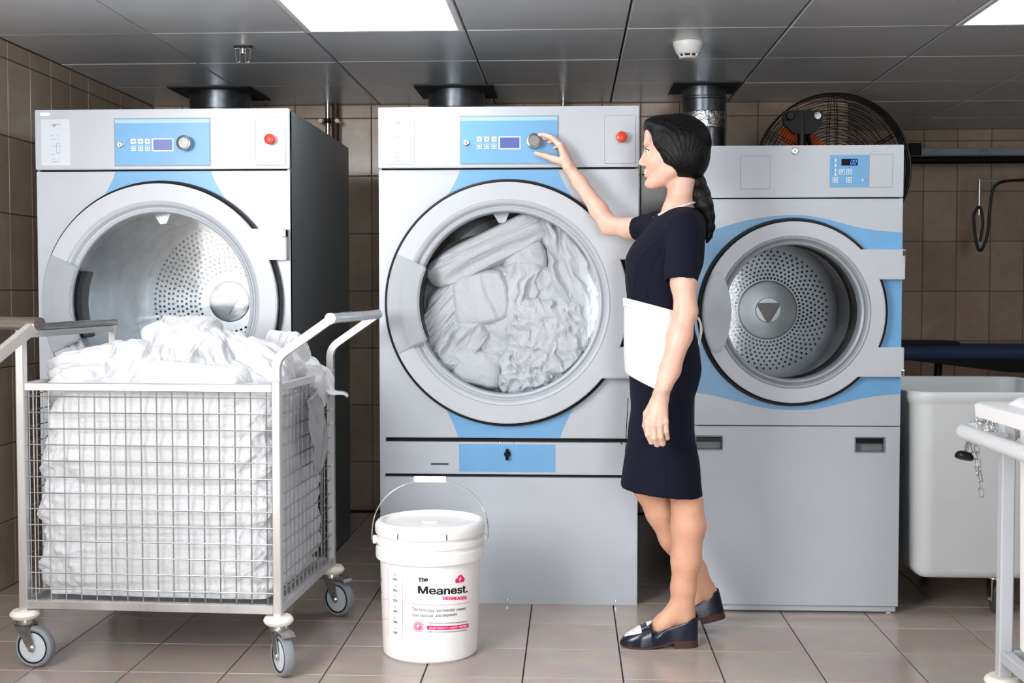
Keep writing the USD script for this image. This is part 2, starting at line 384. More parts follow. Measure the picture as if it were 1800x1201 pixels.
def sector(cx, cz, r0, r1, a0, a1, n=30):
    A = np.radians(np.linspace(a0, a1, n))
    return sg.Polygon([(cx + r1 * math.cos(a), cz + r1 * math.sin(a)) for a in A] + [(cx + r0 * math.cos(a), cz + r0 * math.sin(a)) for a in A[::-1]])
def holes_plate(R, pts, r, n=8):
    c = np.array([(math.cos(2 * math.pi * k / n), math.sin(2 * math.pi * k / n)) for k in range(n)])
    return sg.Polygon(disc(0, 0, R, 96).exterior.coords, [(np.array(p) + r * c)[::-1].tolist() for p in pts])
def shift(poly, x, z): return sa.translate(poly, x, z)

def big_dryer(t, cx):
    """parts given in world coordinates around the machine whose front centre is at x = cx"""
    q = lambda px, py: W(px, py, YM)[[0, 2]]                        # measured on the machine on the right, moved with cx
    dx = cx - (W(668, 500, YM)[0] + W(1121, 500, YM)[0]) / 2
    X = lambda px: W(px, 500, YM)[0] + dx
    Z = lambda py: W(896, py, YM)[2]
    xl, xr = cx - .476, cx + .476
    zt, z1, z2, z3, z4, z5 = Z(188), Z(297), Z(770), Z(777), Z(834), Z(839)
    zb = Z(1062); yb = YM + 1.2
    dc = (cx - .001, Z(533)); R = .455
    # cabinet: sides, top, back, floor
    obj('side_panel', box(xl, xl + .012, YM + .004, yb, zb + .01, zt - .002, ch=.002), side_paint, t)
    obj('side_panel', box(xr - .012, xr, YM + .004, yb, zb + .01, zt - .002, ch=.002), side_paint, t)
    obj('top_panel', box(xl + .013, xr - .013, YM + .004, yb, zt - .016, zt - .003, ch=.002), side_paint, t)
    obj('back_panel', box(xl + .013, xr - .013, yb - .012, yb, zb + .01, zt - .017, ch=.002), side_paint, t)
    for fb in (box(xl + .013, xr - .013, YM + .03, YM + .06, z5 - .02, z2 + .004), box(xl + .013, xr - .013, YM + .03, YM + .06, z1 - .02, z1 + .02), box(xl + .02, xr - .02, YM + .05, yb - .013, zb + .02, zb + .04)): obj('inner_frame', fb, seam_dark, t)
    obj('plinth', box(xl + .03, xr - .03, YM + .03, yb - .03, 0, zb + .011, ch=.002), seam_dark, t)
    # control fascia
    fas = obj('control_fascia', extrude(rect(xl, xr, z1 + .004, zt, .006), YM - .012, YM + .028, .003), steel_paint, t)
    obj('badge', box(X(677), X(695), YM - .0135, YM - .011, Z(199), Z(193), ch=.0003), white_print, fas)
    lp = obj('instruction_plate', extrude(rect(X(678), X(730), Z(288), Z(205), .002), YM - .0145, YM - .011, .001), label_pale, t, label='pale pictogram plate')
    marks = [sg.Point(X(702), Z(216)).buffer(.006), sg.LineString([(X(696), Z(216)), (X(713), Z(214))]).buffer(.0012)]
    for k, yy in enumerate((234, 241, 253, 268, 276, 281)): marks += [sg.LineString([(X(697), Z(yy)), (X(701 + 3 * (k % 3)), Z(yy))]).buffer(.0009), sg.Point(X(709), Z(yy)).buffer(.002).difference(sg.Point(X(709), Z(yy)).buffer(.0012))]
    marks.append(rect(X(706), X(712), Z(265), Z(248)).boundary.buffer(.0007))
    obj('pictogram', extrude(shapely.union_all(marks), YM - .0149, YM - .0143), print_grey, lp, smooth=False)
    rim = rect(X(809), X(982), Z(290), Z(204)).difference(rect(X(811.5), X(979.5), Z(287.5), Z(206.5)))
    obj('panel_rim', extrude(rim, YM - .0128, YM - .011), print_grey, t)
    bp = obj('control_panel', extrude(rect(X(811), X(980), Z(288), Z(206)), YM - .0145, YM - .011, .0008), blue_print, t, label='light blue control panel')
    obj('light_stripe', extrude(rect(X(811), X(980), Z(213), Z(206.6)), YM - .0149, YM - .014), M('blue_stripe', lin(160, 200, 225), .35), bp)
    for yy, mt in ((245.5, 0), (258, 1)):
        for xx in (843.5, 856.5, 869):
            s = .0092
            o = rect(X(xx) - s, X(xx) + s, Z(yy) - s, Z(yy) + s, .003)
            b = obj('button', extrude(o if mt == 0 else o.difference(o.buffer(-.002)).union(disc(X(xx), Z(yy), .0045, 16)), YM - .0165, YM - .014, .0004), white_print, bp)
            if mt == 0: obj('symbol', extrude(disc(X(xx), Z(yy), .0035, 12).union(rect(X(xx) - .006, X(xx) + .006, Z(yy) - .001, Z(yy) + .001)), YM - .0169, YM - .016), print_grey, b)
    obj('display_bezel', extrude(rect(X(877), X(915.5), Z(263.5), Z(240.5), .001), YM - .0157, YM - .0140, .0005), white_print, t)
    obj('display', extrude(rect(X(879.5), X(913.5), Z(261.5), Z(242.5)), YM - .0164, YM - .0150), display_mat, t, label='dark blue screen')
    lk = obj('lock', lathe([(0, YM - .024), (.009, YM - .024), (.0115, YM - .021), (.0118, YM - .013)], 24, 'y', (X(821), 0, Z(251.5))), chrome, t)
    obj('keyhole', box(X(821) - .0012, X(821) + .0012, YM - .0246, YM - .0236, Z(251.5) - .006, Z(251.5) + .006), seam_dark, lk)
    kc = (X(939), 0, Z(250.5))
    kn = obj('dial', lathe([(.0275, YM - .014), (.0275, YM - .05), (.026, YM - .054), (.0205, YM - .0555), (.0195, YM - .052), (.0193, YM - .051), (0.0, YM - .051)], 48, 'y', kc), knob_ring, t, label='round grey selector dial')
    obj('dial_cap', lathe([(.019, YM - .0508), (.0185, YM - .0535), (0, YM - .0538)], 40, 'y', kc), knob_face, kn)
    rp = rect(X(1062), X(1116), Z(288.5), Z(205), .002)
    obj('button_plate', extrude(rp, YM - .0142, YM - .011, .001), steel_paint, t)
    obj('plate_rim', extrude(rp.buffer(.0016).difference(rp.buffer(.0002)), YM - .0126, YM - .011), print_grey, t)
    bc = (X(1091), 0, Z(244.5))
    sb = obj('stop_button', lathe([(.0155, YM - .034), (.0195, YM - .036), (.0198, YM - .044), (.017, YM - .050), (.010, YM - .0525), (0, YM - .053)], 40, 'y', bc), red_plastic, t, label='round red stop button')
    obj('button_stem', lathe([(.016, YM - .014), (.016, YM - .020), (.0115, YM - .022), (.0115, YM - .035)], 32, 'y', bc), red_plastic, sb)
    # main front with its round opening
    rin = .334
    front = rect(xl, xr, z2, z1 - .003, .004).difference(disc(*dc, rin + .012, 128))
    obj('front_panel', extrude(front, YM - .004, YM + .024, .002), steel_paint, t)
    def blue(pts_l, pts_r): return sg.Polygon(pts_l + pts_r[::-1]).difference(disc(*dc, R - .012, 128))
    curve = lambda P: [(X(a), Z(b)) for a, b in smooth_path([(a, b) for a, b in P], 12)]
    top = blue(curve([(809, 298.5), (803, 315), (795, 330), (780, 352)]), curve([(981, 298.5), (987, 315), (995, 330), (1010, 352)]))
    bot = blue(curve([(776, 708), (790, 732), (799, 752), (805, 769)]), curve([(1014, 708), (1000, 732), (991, 752), (985, 769)]))
    obj('blue_field', extrude(top, YM - .0052, YM - .003), blue_print, t); obj('blue_field', extrude(bot, YM - .0052, YM - .003), blue_print, t)
    # slot, lint drawer strip, lower panel
    strip = rect(xl, xr, z4, z3 - .001, .002).difference(rect(X(757), X(788), Z(818.2), Z(815.4)))
    fs = obj('drawer_front', extrude(strip, YM - .004, YM + .024, .002), steel_paint, t)
    obj('drawer_blue_field', extrude(rect(X(806.5), X(976.5), Z(829.5), Z(781)), YM - .0056, YM - .003), blue_print, t)
    for sb_ in (box(xl, X(677), YM - .003, YM + .02, z3 - .003, z2 + .003), box(xl, X(676), YM - .003, YM + .02, z5 - .003, z4 + .003)): obj('slot_step', sb_, steel_paint, t)
    obj('latch', cat_([lathe([(.012, YM - .006), (.012, YM - .012), (.008, YM - .016), (0, YM - .017)], 20, 'y', (X(892), 0, Z(798))), rbox(X(892) - .0055, X(892) + .0055, YM - .03, YM - .012, Z(808), Z(788), .005)]), black_plastic, fs, label='black turn latch')
    for xx in (877, 905, 1093): obj('screw', lathe([(.004, YM - .004), (.0035, YM - .007), (0, YM - .0075)], 10, 'y', (X(xx), 0, Z(778.6))), chrome, fs)
    lowp = obj('lower_panel', extrude(rect(xl, xr, zb, z5 - .0005, .002), YM - .004, YM + .024, .002), steel_paint, t)
    for xx in (890, 1083): obj('screw', lathe([(.005, YM - .003), (.0045, YM - .0065), (0, YM - .007)], 12, 'y', (X(xx), 0, Z(1054))), chrome, lowp)
    # door: gasket, ring with two hinge arms, inner lip, glass, handle
    c3 = (dc[0], 0, dc[1])
    obj('door_gasket', lathe([(.451, YM - .004), (.452, YM - .022), (.450, YM - .032), (.445, YM - .034), (.436, YM - .03), (.43, YM - .004)], 128, 'y', c3), rubber, t, label='black rubber ring round the door')
    ring = disc(*dc, .4385, 160).difference(disc(*dc, .372, 160))
    zc = dc[1]
    arms = sg.box(dc[0], zc + .158, xr - .003, zc + .272).union(sg.box(dc[0], zc - .272, xr - .003, zc - .158)).difference(disc(*dc, .40, 128))
    door = obj('door', extrude(ring.union(arms).buffer(-.003).buffer(.003), YM - .058, YM - .006, .004), door_paint, t, label='grey round door ring with two hinge arms')
    obj('inner_lip', lathe([(.376, YM - .054), (.370, YM - .0575), (.362, YM - .053), (.352, YM - .036), (.3485, YM - .0355), (.3465, YM - .042), (.341, YM - .046), (.336, YM - .043), (.333, YM - .034), (.3325, YM + .026)], 128, 'y', c3), door_paint, door)
    for s in (1, -1): obj('hinge', box(xr - .016, xr - .0015, YM - .064, YM - .03, zc + s * .255 - .014, zc + s * .255 + .014, ch=.002), chrome, door)
    obj('door_glass', lathe([(.3335, YM - .030), (.25, YM - .0315), (.12, YM - .033), (0, YM - .0335)], 96, 'y', c3), door_glass, t, label='clear round window')
    ho = sector(*dc, .385, .437, 156, 205); hi = sector(*dc, .318, .386, 156, 205).buffer(-.012).buffer(.012)
    hd = obj('handle', extrude(ho, YM - .064, YM - .03, .003), handle_paint, t, label='grey curved door grip')
    obj('grip', cat_([extrude(hi, YM - .086, YM - .068, .007), extrude(sector(*dc, .366, .386, 156.6, 204.4), YM - .082, YM - .05)]), handle_paint, hd)
    # drum: cylinder, perforated back plate with hub, paddle
    yd = YM + .88; rd = .375
    obj('drum', lathe([(rin + .012, YM + .012), (rin + .006, YM + .03), (rd, YM + .05), (rd, yd)], 96, 'y', c3), drum_steel, t, label='stainless drum')
    obj('latch_recess', extrude(sector(*dc, .320, .3325, 159, 203), YM - .022, YM + .085), rubber, t, label='black latch recess inside the window')
    pts = []
    for k in range(11):
        r = .135 + .02 * k; n = int(2 * math.pi * r / .0225)
        pts += [(r * math.cos(2 * math.pi * (i + .5 * (k % 2)) / n), r * math.sin(2 * math.pi * (i + .5 * (k % 2)) / n)) for i in range(n)]
    bpz = obj('drum_back_plate', extrude(shift(holes_plate(rd, pts, .0058), *dc), yd, yd + .004), drum_steel, t, label='perforated back of the drum')
    obj('backing', extrude(disc(*dc, rd, 64), yd + .012, yd + .016), seam_dark, bpz)
    obj('hub_cap', lathe([(.092, yd), (.088, yd - .016), (.07, yd - .022), (0, yd - .026)], 48, 'y', c3), drum_steel, bpz)
    tri = sg.Polygon([(dc[0] + .045 * math.cos(a), dc[1] + .045 * math.sin(a)) for a in (math.radians(d) for d in (-90, 30, 150))]).buffer(.012)
    obj('hub_plate', extrude(tri, yd - .036, yd - .02, .004), handle_paint, bpz)
    for a in (95, 215, 335):
        ca, sa_ = math.cos(math.radians(a)), math.sin(math.radians(a))
        pd = hull([(dc[0] + ca * r - sa_ * w, y, dc[1] + sa_ * r + ca * w) for r, w in ((rd - .002, .05), (rd - .002, -.05), (rd - .075, .012), (rd - .075, -.012)) for y in (YM + .08, yd - .02)])
        obj('paddle', pd, drum_steel, t)
cxA = (W(668, 500, YM)[0] + W(1121, 500, YM)[0]) / 2
cxB = (W(68, 500, YM)[0] + W(511, 500, YM)[0]) / 2
dryer = thing('tumble_dryer', 'large grey industrial dryer with white linens behind its round window', 'dryer', (cxA, YM, 0))
big_dryer(dryer, cxA)
copy_of(dryer, 'tumble_dryer', (cxB, YM, 0), 0, 'large industrial dryer with an empty steel drum, behind the wire laundry cart', 'dryer')

# ------------------------------------------------------------------ the smaller dryer on the right
Y3 = 4.40
def small_dryer():
    X = lambda px: W(px, 520, Y3)[0]
    Z = lambda py: W(1400, py, Y3)[2]
    xl, xr = X(1222), X(1585); zt, z1, z2, zb = Z(256), Z(349), Z(749), Z(1064)
    xm = (xl + xr) / 2
    t = thing('tumble_dryer', 'smaller grey dryer with blue wave band and open perforated drum, right of the woman', 'dryer', (xm, Y3, 0))
    yb = Y3 + .95
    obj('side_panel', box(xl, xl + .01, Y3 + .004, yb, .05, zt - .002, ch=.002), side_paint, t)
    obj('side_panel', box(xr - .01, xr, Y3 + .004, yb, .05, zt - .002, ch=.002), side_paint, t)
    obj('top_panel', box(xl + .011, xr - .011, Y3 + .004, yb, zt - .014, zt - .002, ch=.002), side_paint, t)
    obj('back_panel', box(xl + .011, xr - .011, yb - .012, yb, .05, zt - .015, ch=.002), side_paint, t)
    for z in (z1, z2): obj('inner_frame', box(xl + .011, xr - .011, Y3 + .03, Y3 + .05, z - .02, z + .02), seam_dark, t)
    obj('plinth', box(xl + .004, xr - .004, Y3 + .01, yb - .02, .004, zb - .002, ch=.003), steel_paint, t)
    for s in (-1, 1): obj('foot', lathe([(0, 0), (.022, 0), (.02, .012), (.008, .015), (0, .015)], 16, 'z', (xm + s * (xr - xl) * .47, Y3 + .035, 0)), zinc, t)
    fas = obj('control_fascia', extrude(rect(xl, xr, z1 + .003, zt, .003), Y3 - .008, Y3 + .026, .002), steel_paint, t)
    lk = obj('lock', lathe([(0, Y3 - .018), (.010, Y3 - .018), (.0125, Y3 - .015), (.013, Y3 - .007)], 24, 'y', (X(1393.5), 0, Z(266.5))), chrome, t)
    obj('keyhole', box(X(1393.5) - .0013, X(1393.5) + .0013, Y3 - .0186, Y3 - .0176, Z(266.5) - .006, Z(266.5) + .006), seam_dark, lk)
    def blank(a, b, c, d):
        p = rect(X(a), X(b), Z(c), Z(d), .001)
        o = obj('blank_plate', extrude(p, Y3 - .0098, Y3 - .007, .0008), steel_paint, t); obj('plate_rim', extrude(p.buffer(.0014).difference(p), Y3 - .0084, Y3 - .007), print_grey, o)
    blank(1300, 1351, 332, 275); blank(1525, 1565, 330, 273)
    bp = obj('control_panel', extrude(rect(X(1455.5), X(1523), Z(330), Z(273.5)), Y3 - .0105, Y3 - .007, .0006), blue_print, t, label='light blue control panel')
    obj('display', extrude(rect(X(1475.5), X(1503.5), Z(292), Z(280.5), .001), Y3 - .0118, Y3 - .010), dark_display, t, label='black screen showing 00')
    def seg0(cx, cz, h, w):
        o = []
        sl = .12 * h
        P = lambda u, v: (cx + u * w / 2 + v * sl, cz + v * h / 2)
        for a, b in (((-.8, 1), (.8, 1)), ((-.8, -1), (.8, -1)), ((-1, .9), (-1, .12)), ((-1, -.12), (-1, -.9)), ((1, .9), (1, .12)), ((1, -.12), (1, -.9))): o.append(sg.LineString([P(*a), P(*b)]).buffer(.0009))
        return o
    obj('digits', extrude(shapely.union_all(seg0(X(1493.6), Z(286.3), .0150, .0068) + seg0(X(1499.2), Z(286.3), .0150, .0068)), Y3 - .0126, Y3 - .0115), glow_blue, bp, smooth=False, label='glowing blue digits 00')
    for xx, yy in ((1476.5, 303), (1489, 303), (1465, 317), (1489, 317)):
        s = .0095; o = rect(X(xx) - s, X(xx) + s, Z(yy) - s, Z(yy) + s, .0022)
        ic = {0: sg.LineString([(X(xx) - .003, Z(yy) - .005), (X(xx) - .003, Z(yy) + .004), (X(xx) + .003, Z(yy) + .004), (X(xx) + .003, Z(yy)), (X(xx) - .003, Z(yy))]).buffer(.0009)}.get(0 if (xx, yy) == (1476.5, 303) else 1, disc(X(xx), Z(yy), .0052, 16).difference(disc(X(xx), Z(yy), .003, 16)))
        obj('button', extrude(o.difference(o.buffer(-.0016)).union(ic), Y3 - .0118, Y3 - .010), white_print, bp)
    dots = [disc(X(1461), Z(yy), .0017, 10) for yy in (282.5, 291, 299.5, 307)] + [disc(X(a), Z(b), .0017, 10) for a, b in ((1518, 282), (1518, 317.5), (1476.5, 296.5), (1489, 296), (1489, 310.5))]
    obj('indicator_dots', extrude(shapely.union_all(dots), Y3 - .0113, Y3 - .010), M('dot_blue', lin(60, 90, 130), .4), bp)
    obj('panel_marks', extrude(shapely.union_all([rect(X(1464), X(1466.4), Z(yy + 2.5), Z(yy - 2.5)) for yy in (283, 291.5, 300, 307.5)] + [sg.Polygon([(X(1511.5), Z(315.5)), (X(1515), Z(317.5)), (X(1511.5), Z(319.5))])]), Y3 - .0113, Y3 - .010), white_print, bp)
    dc = (X(1391), Z(549)); c3 = (dc[0], 0, dc[1]); R = .3345; rin = .240
    front = rect(xl, xr, z2 + .002, z1 - .002, .003).difference(disc(*dc, rin + .012, 96))
    obj('front_panel', extrude(front, Y3 - .004, Y3 + .024, .002), steel_paint, t)
    up = [(X(a), Z(b)) for a, b in smooth_path([(1223, 415), (1250, 405.5), (1300, 390), (1350, 381), (1395, 378.5), (1440, 383), (1490, 396), (1535, 405), (1584.5, 409)], 40)]
    dn = [(X(a), Z(b)) for a, b in smooth_path([(1223, 691), (1250, 695), (1300, 707), (1350, 718), (1395, 721), (1440, 718), (1490, 706), (1540, 696), (1584.5, 692)], 40)]
    obj('blue_field', extrude(sg.Polygon(up + dn[::-1]).intersection(rect(xl + .001, xr - .001, z2, z1)).difference(disc(*dc, R - .012, 96)), Y3 - .0052, Y3 - .003), blue_print, t, label='blue wave band')
    low = obj('lower_panel', extrude(rect(xl, xr, zb, z2 - .0015, .002).difference(rect(X(1506), X(1557.5), Z(794), Z(768.5))).difference(rect(X(1224), X(1271), Z(791), Z(767.5))), Y3 - .004, Y3 + .02, .002), steel_paint, t)
    for a, b, c, d in ((1504.5, 1558.5, 795, 767), (1222.5, 1272.5, 792.5, 766)):
        fr = rect(X(a), X(b), Z(c), Z(d), .003)
        g = obj('recessed_grip', cat_([extrude(fr.difference(fr.buffer(-.005)), Y3 - .007, Y3 + .01, .001), extrude(fr.buffer(-.004), Y3 + .022, Y3 + .026)]), M('grip_grey', lin(120, 124, 129), .4), t, label='grey recessed pull')
        obj('grip_lip', extrude(rect(X(a) + .004, X(b) - .004, Z(d + 12), Z(d + 4)), Y3 + .002, Y3 + .02), black_plastic, g)
    obj('door_gasket', lathe([(.334, Y3 - .004), (.3345, Y3 - .02), (.331, Y3 - .03), (.325, Y3 - .032), (.319, Y3 - .028), (.313, Y3 - .004)], 112, 'y', c3), rubber, t, label='black rubber ring round the door')
    zc = dc[1]; ring = disc(*dc, .320, 140).difference(disc(*dc, .268, 140))
    arms = sg.box(dc[0], zc + .116, xr - .002, zc + .221).union(sg.box(dc[0], zc - .227, xr - .002, zc - .123)).difference(disc(*dc, .29, 112))
    door = obj('door', extrude(ring.union(arms).buffer(-.003).buffer(.003), Y3 - .052, Y3 - .006, .0035), door_paint, t, label='grey round door ring with two hinge arms')
    obj('inner_lip', lathe([(.270, Y3 - .049), (.265, Y3 - .052), (.260, Y3 - .05), (.2545, Y3 - .036), (.252, Y3 - .034), (.2505, Y3 - .039), (.246, Y3 - .043), (.2415, Y3 - .040), (.239, Y3 - .032), (.2385, Y3 + .026)], 112, 'y', c3), handle_paint, door)
    for z in (zc + .208, zc - .213): obj('hinge', box(xr - .012, xr - .0005, Y3 - .057, Y3 - .03, z - .011, z + .011, ch=.002), chrome, door)
    obj('door_glass', lathe([(.2395, Y3 - .028), (.12, Y3 - .0295), (0, Y3 - .030)], 80, 'y', c3), door_glass, t, label='clear round window')
    hp = disc(*dc, .3195, 96).intersection(sg.box(dc[0] - .5, Z(617.5), dc[0], Z(481))).intersection(disc(X(1281) - .30, zc, .30, 96)).buffer(-.006).buffer(.006)
    hd = obj('handle', extrude(hp, Y3 - .082, Y3 - .064, .006), handle_paint, t, label='grey door grip')
    obj('handle_base', extrude(hp.intersection(disc(X(1248) - .3, zc, .3, 96)), Y3 - .066, Y3 - .03), handle_paint, hd)
    yd = Y3 + .53; rd = .277
    obj('drum', lathe([(rin + .012, Y3 + .012), (rin + .012, Y3 + .16), (rin + .004, Y3 + .17), (rin + .004, Y3 + .185), (rd, Y3 + .20), (rd, yd)], 96, 'y', c3), M('drum_dark_steel', lin(126, 130, 134), .3, metal=.9, rvar=.06), t, label='stainless drum')
    obj('drum_collar', lathe([(rin + .0005, Y3 + .026), (rin + .0105, Y3 + .06), (rin + .0105, Y3 + .155), (rin + .003, Y3 + .168)], 80, 'y', c3), rubber, t, label='black drum seal')
    pts = []
    for k in range(8):
        r = .128 + .0152 * k; n = 56
        pts += [(r * math.cos(2 * math.pi * (i + .5 * (k % 2)) / n), r * math.sin(2 * math.pi * (i + .5 * (k % 2)) / n)) for i in range(n)]
    bpz = obj('drum_back_plate', extrude(shift(holes_plate(rd, pts, .0048), *dc), yd, yd + .004), M('drum_plate_steel', lin(118, 122, 126), .38, metal=.85, rvar=.06), t, label='perforated back of the drum')
    obj('backing', extrude(disc(*dc, rd, 64), yd + .012, yd + .016), seam_dark, bpz)
    obj('hub_cap', lathe([(.118, yd), (.117, yd - .008), (.11, yd - .012), (.05, yd - .02), (.048, yd - .026), (0, yd - .027)], 56, 'y', c3), M('hub_steel', lin(168, 172, 174), .42, metal=.8), bpz)
    tri = sg.Polygon([(dc[0] + .038 * math.cos(a), dc[1] + .038 * math.sin(a)) for a in (math.radians(d) for d in (-90, 30, 150))]).buffer(.010)
    obj('hub_plate', cat_([extrude(tri.difference(tri.buffer(-.006)), yd - .042, yd - .022, .003), extrude(tri.buffer(-.004), yd - .034, yd - .02)]), M('hub_plate_grey', lin(96, 92, 92), .4, metal=.3), bpz)
small_dryer()
# ------------------------------------------------------------------ wire laundry carts
tire_grey = M('tire_grey', lin(132, 137, 142), .55, rvar=.05)
tread = M('tread_worn', lin(118, 112, 106), .8, var=.15, vscale=60)
hub_grey = M('wheel_hub', lin(196, 204, 210), .4)
nylon = M('nylon_white', lin(234, 230, 220), .4, var=.04, vscale=20)
L2, D2 = .3985, .34
ZT1, ZT0 = .876, .852                          # top rail
ZB1, ZB0 = .207, .181                         # bottom rail
def caster(t, x, y, ang, brake):
    """bumper disc, swivel fork, wheel and brake pedal; local cart coordinates, the wheel trailing towards ang"""
    o = lambda m: xform(m, rz=ang, t=(x, y, 0))
    obj('bumper_disc', o(lathe([(0, .150), (.036, .150), (.043, .156), (.0455, .163), (.043, .170), (.036, .176), (0, .176)], 36)), nylon, t, label='white bumper disc')
    c = obj('caster_fork', o(cat_([lathe([(0, .150), (.027, .150), (.029, .140), (.027, .133), (0, .133)], 24)] +
        [hull([(a, s, z) for a, z in ((-.024, .134), (.026, .134), (.046, .068), (.040, .052), (.026, .052), (.018, .066)) for s in (k * .0185, k * .0225)]) for k in (-1, 1)] + [box(-.024, .026, -.0225, .0225, .129, .135)])), zinc, t, label='zinc caster fork', kind=None)
    ax = (.033, 0, .0635)
    w = obj('wheel', o(lathe([(.050, -.015), (.056, -.0165), (.0615, -.012), (.0635, -.004), (.0635, .004), (.0615, .012), (.056, .0165), (.050, .015)], 48, 'y', ax)), tire_grey, t, label='grey rubber wheel')
    obj('wheel_seal', o(lathe([(.0455, -.013), (.046, -.0155), (.0505, -.0155), (.051, -.012), (.051, .012), (.0505, .0155), (.046, .0155), (.0455, .013)], 40, 'y', ax, closed=True)), rubber, w)
    obj('wheel_hub', o(lathe([(0, -.0145), (.040, -.0145), (.046, -.013), (.046, .013), (.040, .0145), (0, .0145)], 40, 'y', ax)), hub_grey, w)
    obj('axle', o(lathe([(0, -.028), (.006, -.028), (.0085, -.0255), (.0085, -.0225), (.0085, .0225), (.0085, .0255), (.006, .028), (0, .028)], 16, 'y', ax)), chrome, w)
    if brake:
        obj('brake_pedal', o(cat_([hull([(a, s, z) for a, z in ((.024, .140), (.070, .137), (.078, .130), (.078, .126), (.068, .131), (.024, .133)) for s in (-.022, .022)])])), zinc, t, label='bent brake pedal')
def wire_cart(name, label, loc, rotz):
    t = thing(name, label, 'laundry cart', loc, rotz, rel=True)
    s = .0135
    for x in (-L2, L2):
        for y in (-D2, D2):
            top = 1.005 if x < 0 else .90
            if x < 0: obj('post', box(x - s, x + s, y - s, y + s, .172, 1.033, ch=.003), brushed, t)
            else:
                obj('post', box(x - s, x + s, y - s, y + s, .172, .8855, ch=.003), brushed, t)
                path = rounded_path([(x, y, .885), (x, y, .955), (x + .168, y, 1.072)], .075, 8)
                obj('handle_arm', bar(path, .026, .024), brushed, t)
    obj('handle_tube', tube([(L2 + .168, -D2 - .016, 1.074), (L2 + .168, D2 + .016, 1.074)], .0165, 24), stainless, t)
    obj('handle_tube', tube([(-L2, -D2 - .016, 1.044), (-L2, D2 + .016, 1.044)], .0125, 24), stainless, t)
    obj('handle_rail', box(-L2 - .011, -L2 + .011, -D2 + s, D2 - s, 1.012, 1.032, ch=.002), brushed, t)
    for y in (-D2, D2):
        obj('top_rail', box(-L2 + s, L2 - s, y - .011, y + .011, ZT0, ZT1, ch=.002), brushed, t)
        obj('bottom_rail', box(-L2 + s, L2 - s, y - .012, y + .012, ZB0, ZB1, ch=.002), brushed, t)
    for x in (-L2, L2):
        obj('top_rail', box(x - .011, x + .011, -D2 + s, D2 - s, ZT0, ZT1, ch=.002), brushed, t)
        obj('bottom_rail', box(x - .012, x + .012, -D2 + s, D2 - s, ZB0, ZB1, ch=.002), brushed, t)
    obj('base_sheet', box(-L2 + .012, L2 - .012, -D2 + .012, D2 - .012, ZB0 + .006, ZB0 + .010), brushed, t)
    wm = M('wire_steel', lin(176, 177, 178), .34, metal=.9, rvar=.05)
    for y in (-D2, D2):
        k = -1 if y < 0 else 1
        for i in range(16):
            x = -L2 + .036 + .0486 * i
            obj('wire', tube([(x, y, ZB1 - .006), (x, y, ZT0 + .006)], .0021, 6), wm, t)
        for i in range(13):
            z = ZB1 + .036 + .0493 * i
            obj('wire', tube([(-L2 + .008, y + k * .004, z), (L2 - .008, y + k * .004, z)], .0021, 6), wm, t)
    for x in (-L2, L2):
        k = -1 if x < 0 else 1
        for i in range(13):
            y = -D2 + .045 + .0486 * i
            obj('wire', tube([(x, y, ZB1 - .006), (x, y, ZT0 + .006)], .0021, 6), wm, t)
        for i in range(13):
            z = ZB1 + .036 + .0493 * i
            obj('wire', tube([(x + k * .004, -D2 + .008, z), (x + k * .004, D2 - .008, z)], .0021, 6), wm, t)
    obj('sticker', xform(box(-.007, .007, -.0006, .0006, -.006, .006), ry=8, t=(L2 - .002, -D2 - s - .0004, .665)), white_print, t, label='small white sticker on a corner post')
    caster(t, -L2, -D2, -8, False); caster(t, L2, -D2, -52, True)
    caster(t, -L2, D2, 40, False); caster(t, L2, D2, -28, True)
    return t
CR = -2.4
fr = np.array([(W(33, 900, 3.655)[0] + W(497, 900, 3.62)[0]) / 2, 3.637])
ca, sa_ = math.cos(math.radians(CR)), math.sin(math.radians(CR))
CL = (fr[0] - sa_ * D2, fr[1] + ca * D2, 0)
cart = wire_cart('laundry_cart', 'stainless wire-mesh cart heaped with white sheets', CL, CR)
def cartw(x, y, z): return np.array([CL[0] + ca * x - sa_ * y, CL[1] + sa_ * x + ca * y, z])
p2 = W(70, 574, 2.93)
R2 = math.radians(58)
hx, hy = L2 + .168, -D2 - .016                # the near end of that cart's tilted handle tube
copy_of(cart, 'laundry_cart', (p2[0] - (math.cos(R2) * hx - math.sin(R2) * hy), p2[1] - (math.sin(R2) * hx + math.cos(R2) * hy), 0), 58,
        'second steel cart of which only the push handle reaches in at the left edge', 'laundry cart')

# ------------------------------------------------------------------ cloth
linen = usdkit.material(stage, '/World/Looks/white_linen', {'g': ('geometry', {}), 'n': ('noise_texture', {'scale': 900.0, 'detail': 2.0}), 'n2': ('noise_texture', {'scale': 35.0, 'detail': 5.0, 'distortion': 1.5}),
    'b': ('bump', {'strength': .5, 'distance': .0004}), 'b2': ('bump', {'strength': 1.0, 'distance': .004}), 'd': ('principled_bsdf', {'base_color': lin(224, 226, 230), 'roughness': .85, 'sheen_weight': .2}),
    't': ('translucent_bsdf', {'color': lin(225, 226, 230)}), 'm': ('mix_closure', {'fac': .18})},
    [('g.position', 'n.vector'), ('g.position', 'n2.vector'), ('n2.fac', 'b2.height'), ('n.fac', 'b.height'), ('b2.normal', 'b.normal'), ('b.normal', 'd.normal'), ('d.BSDF', 'm.closure1'), ('t.BSDF', 'm.closure2')], surface='m.closure')
N3 = meshkit.noise
def ridge(p, seed): return 1 - np.abs(2 * N3(p, seed) - 1)
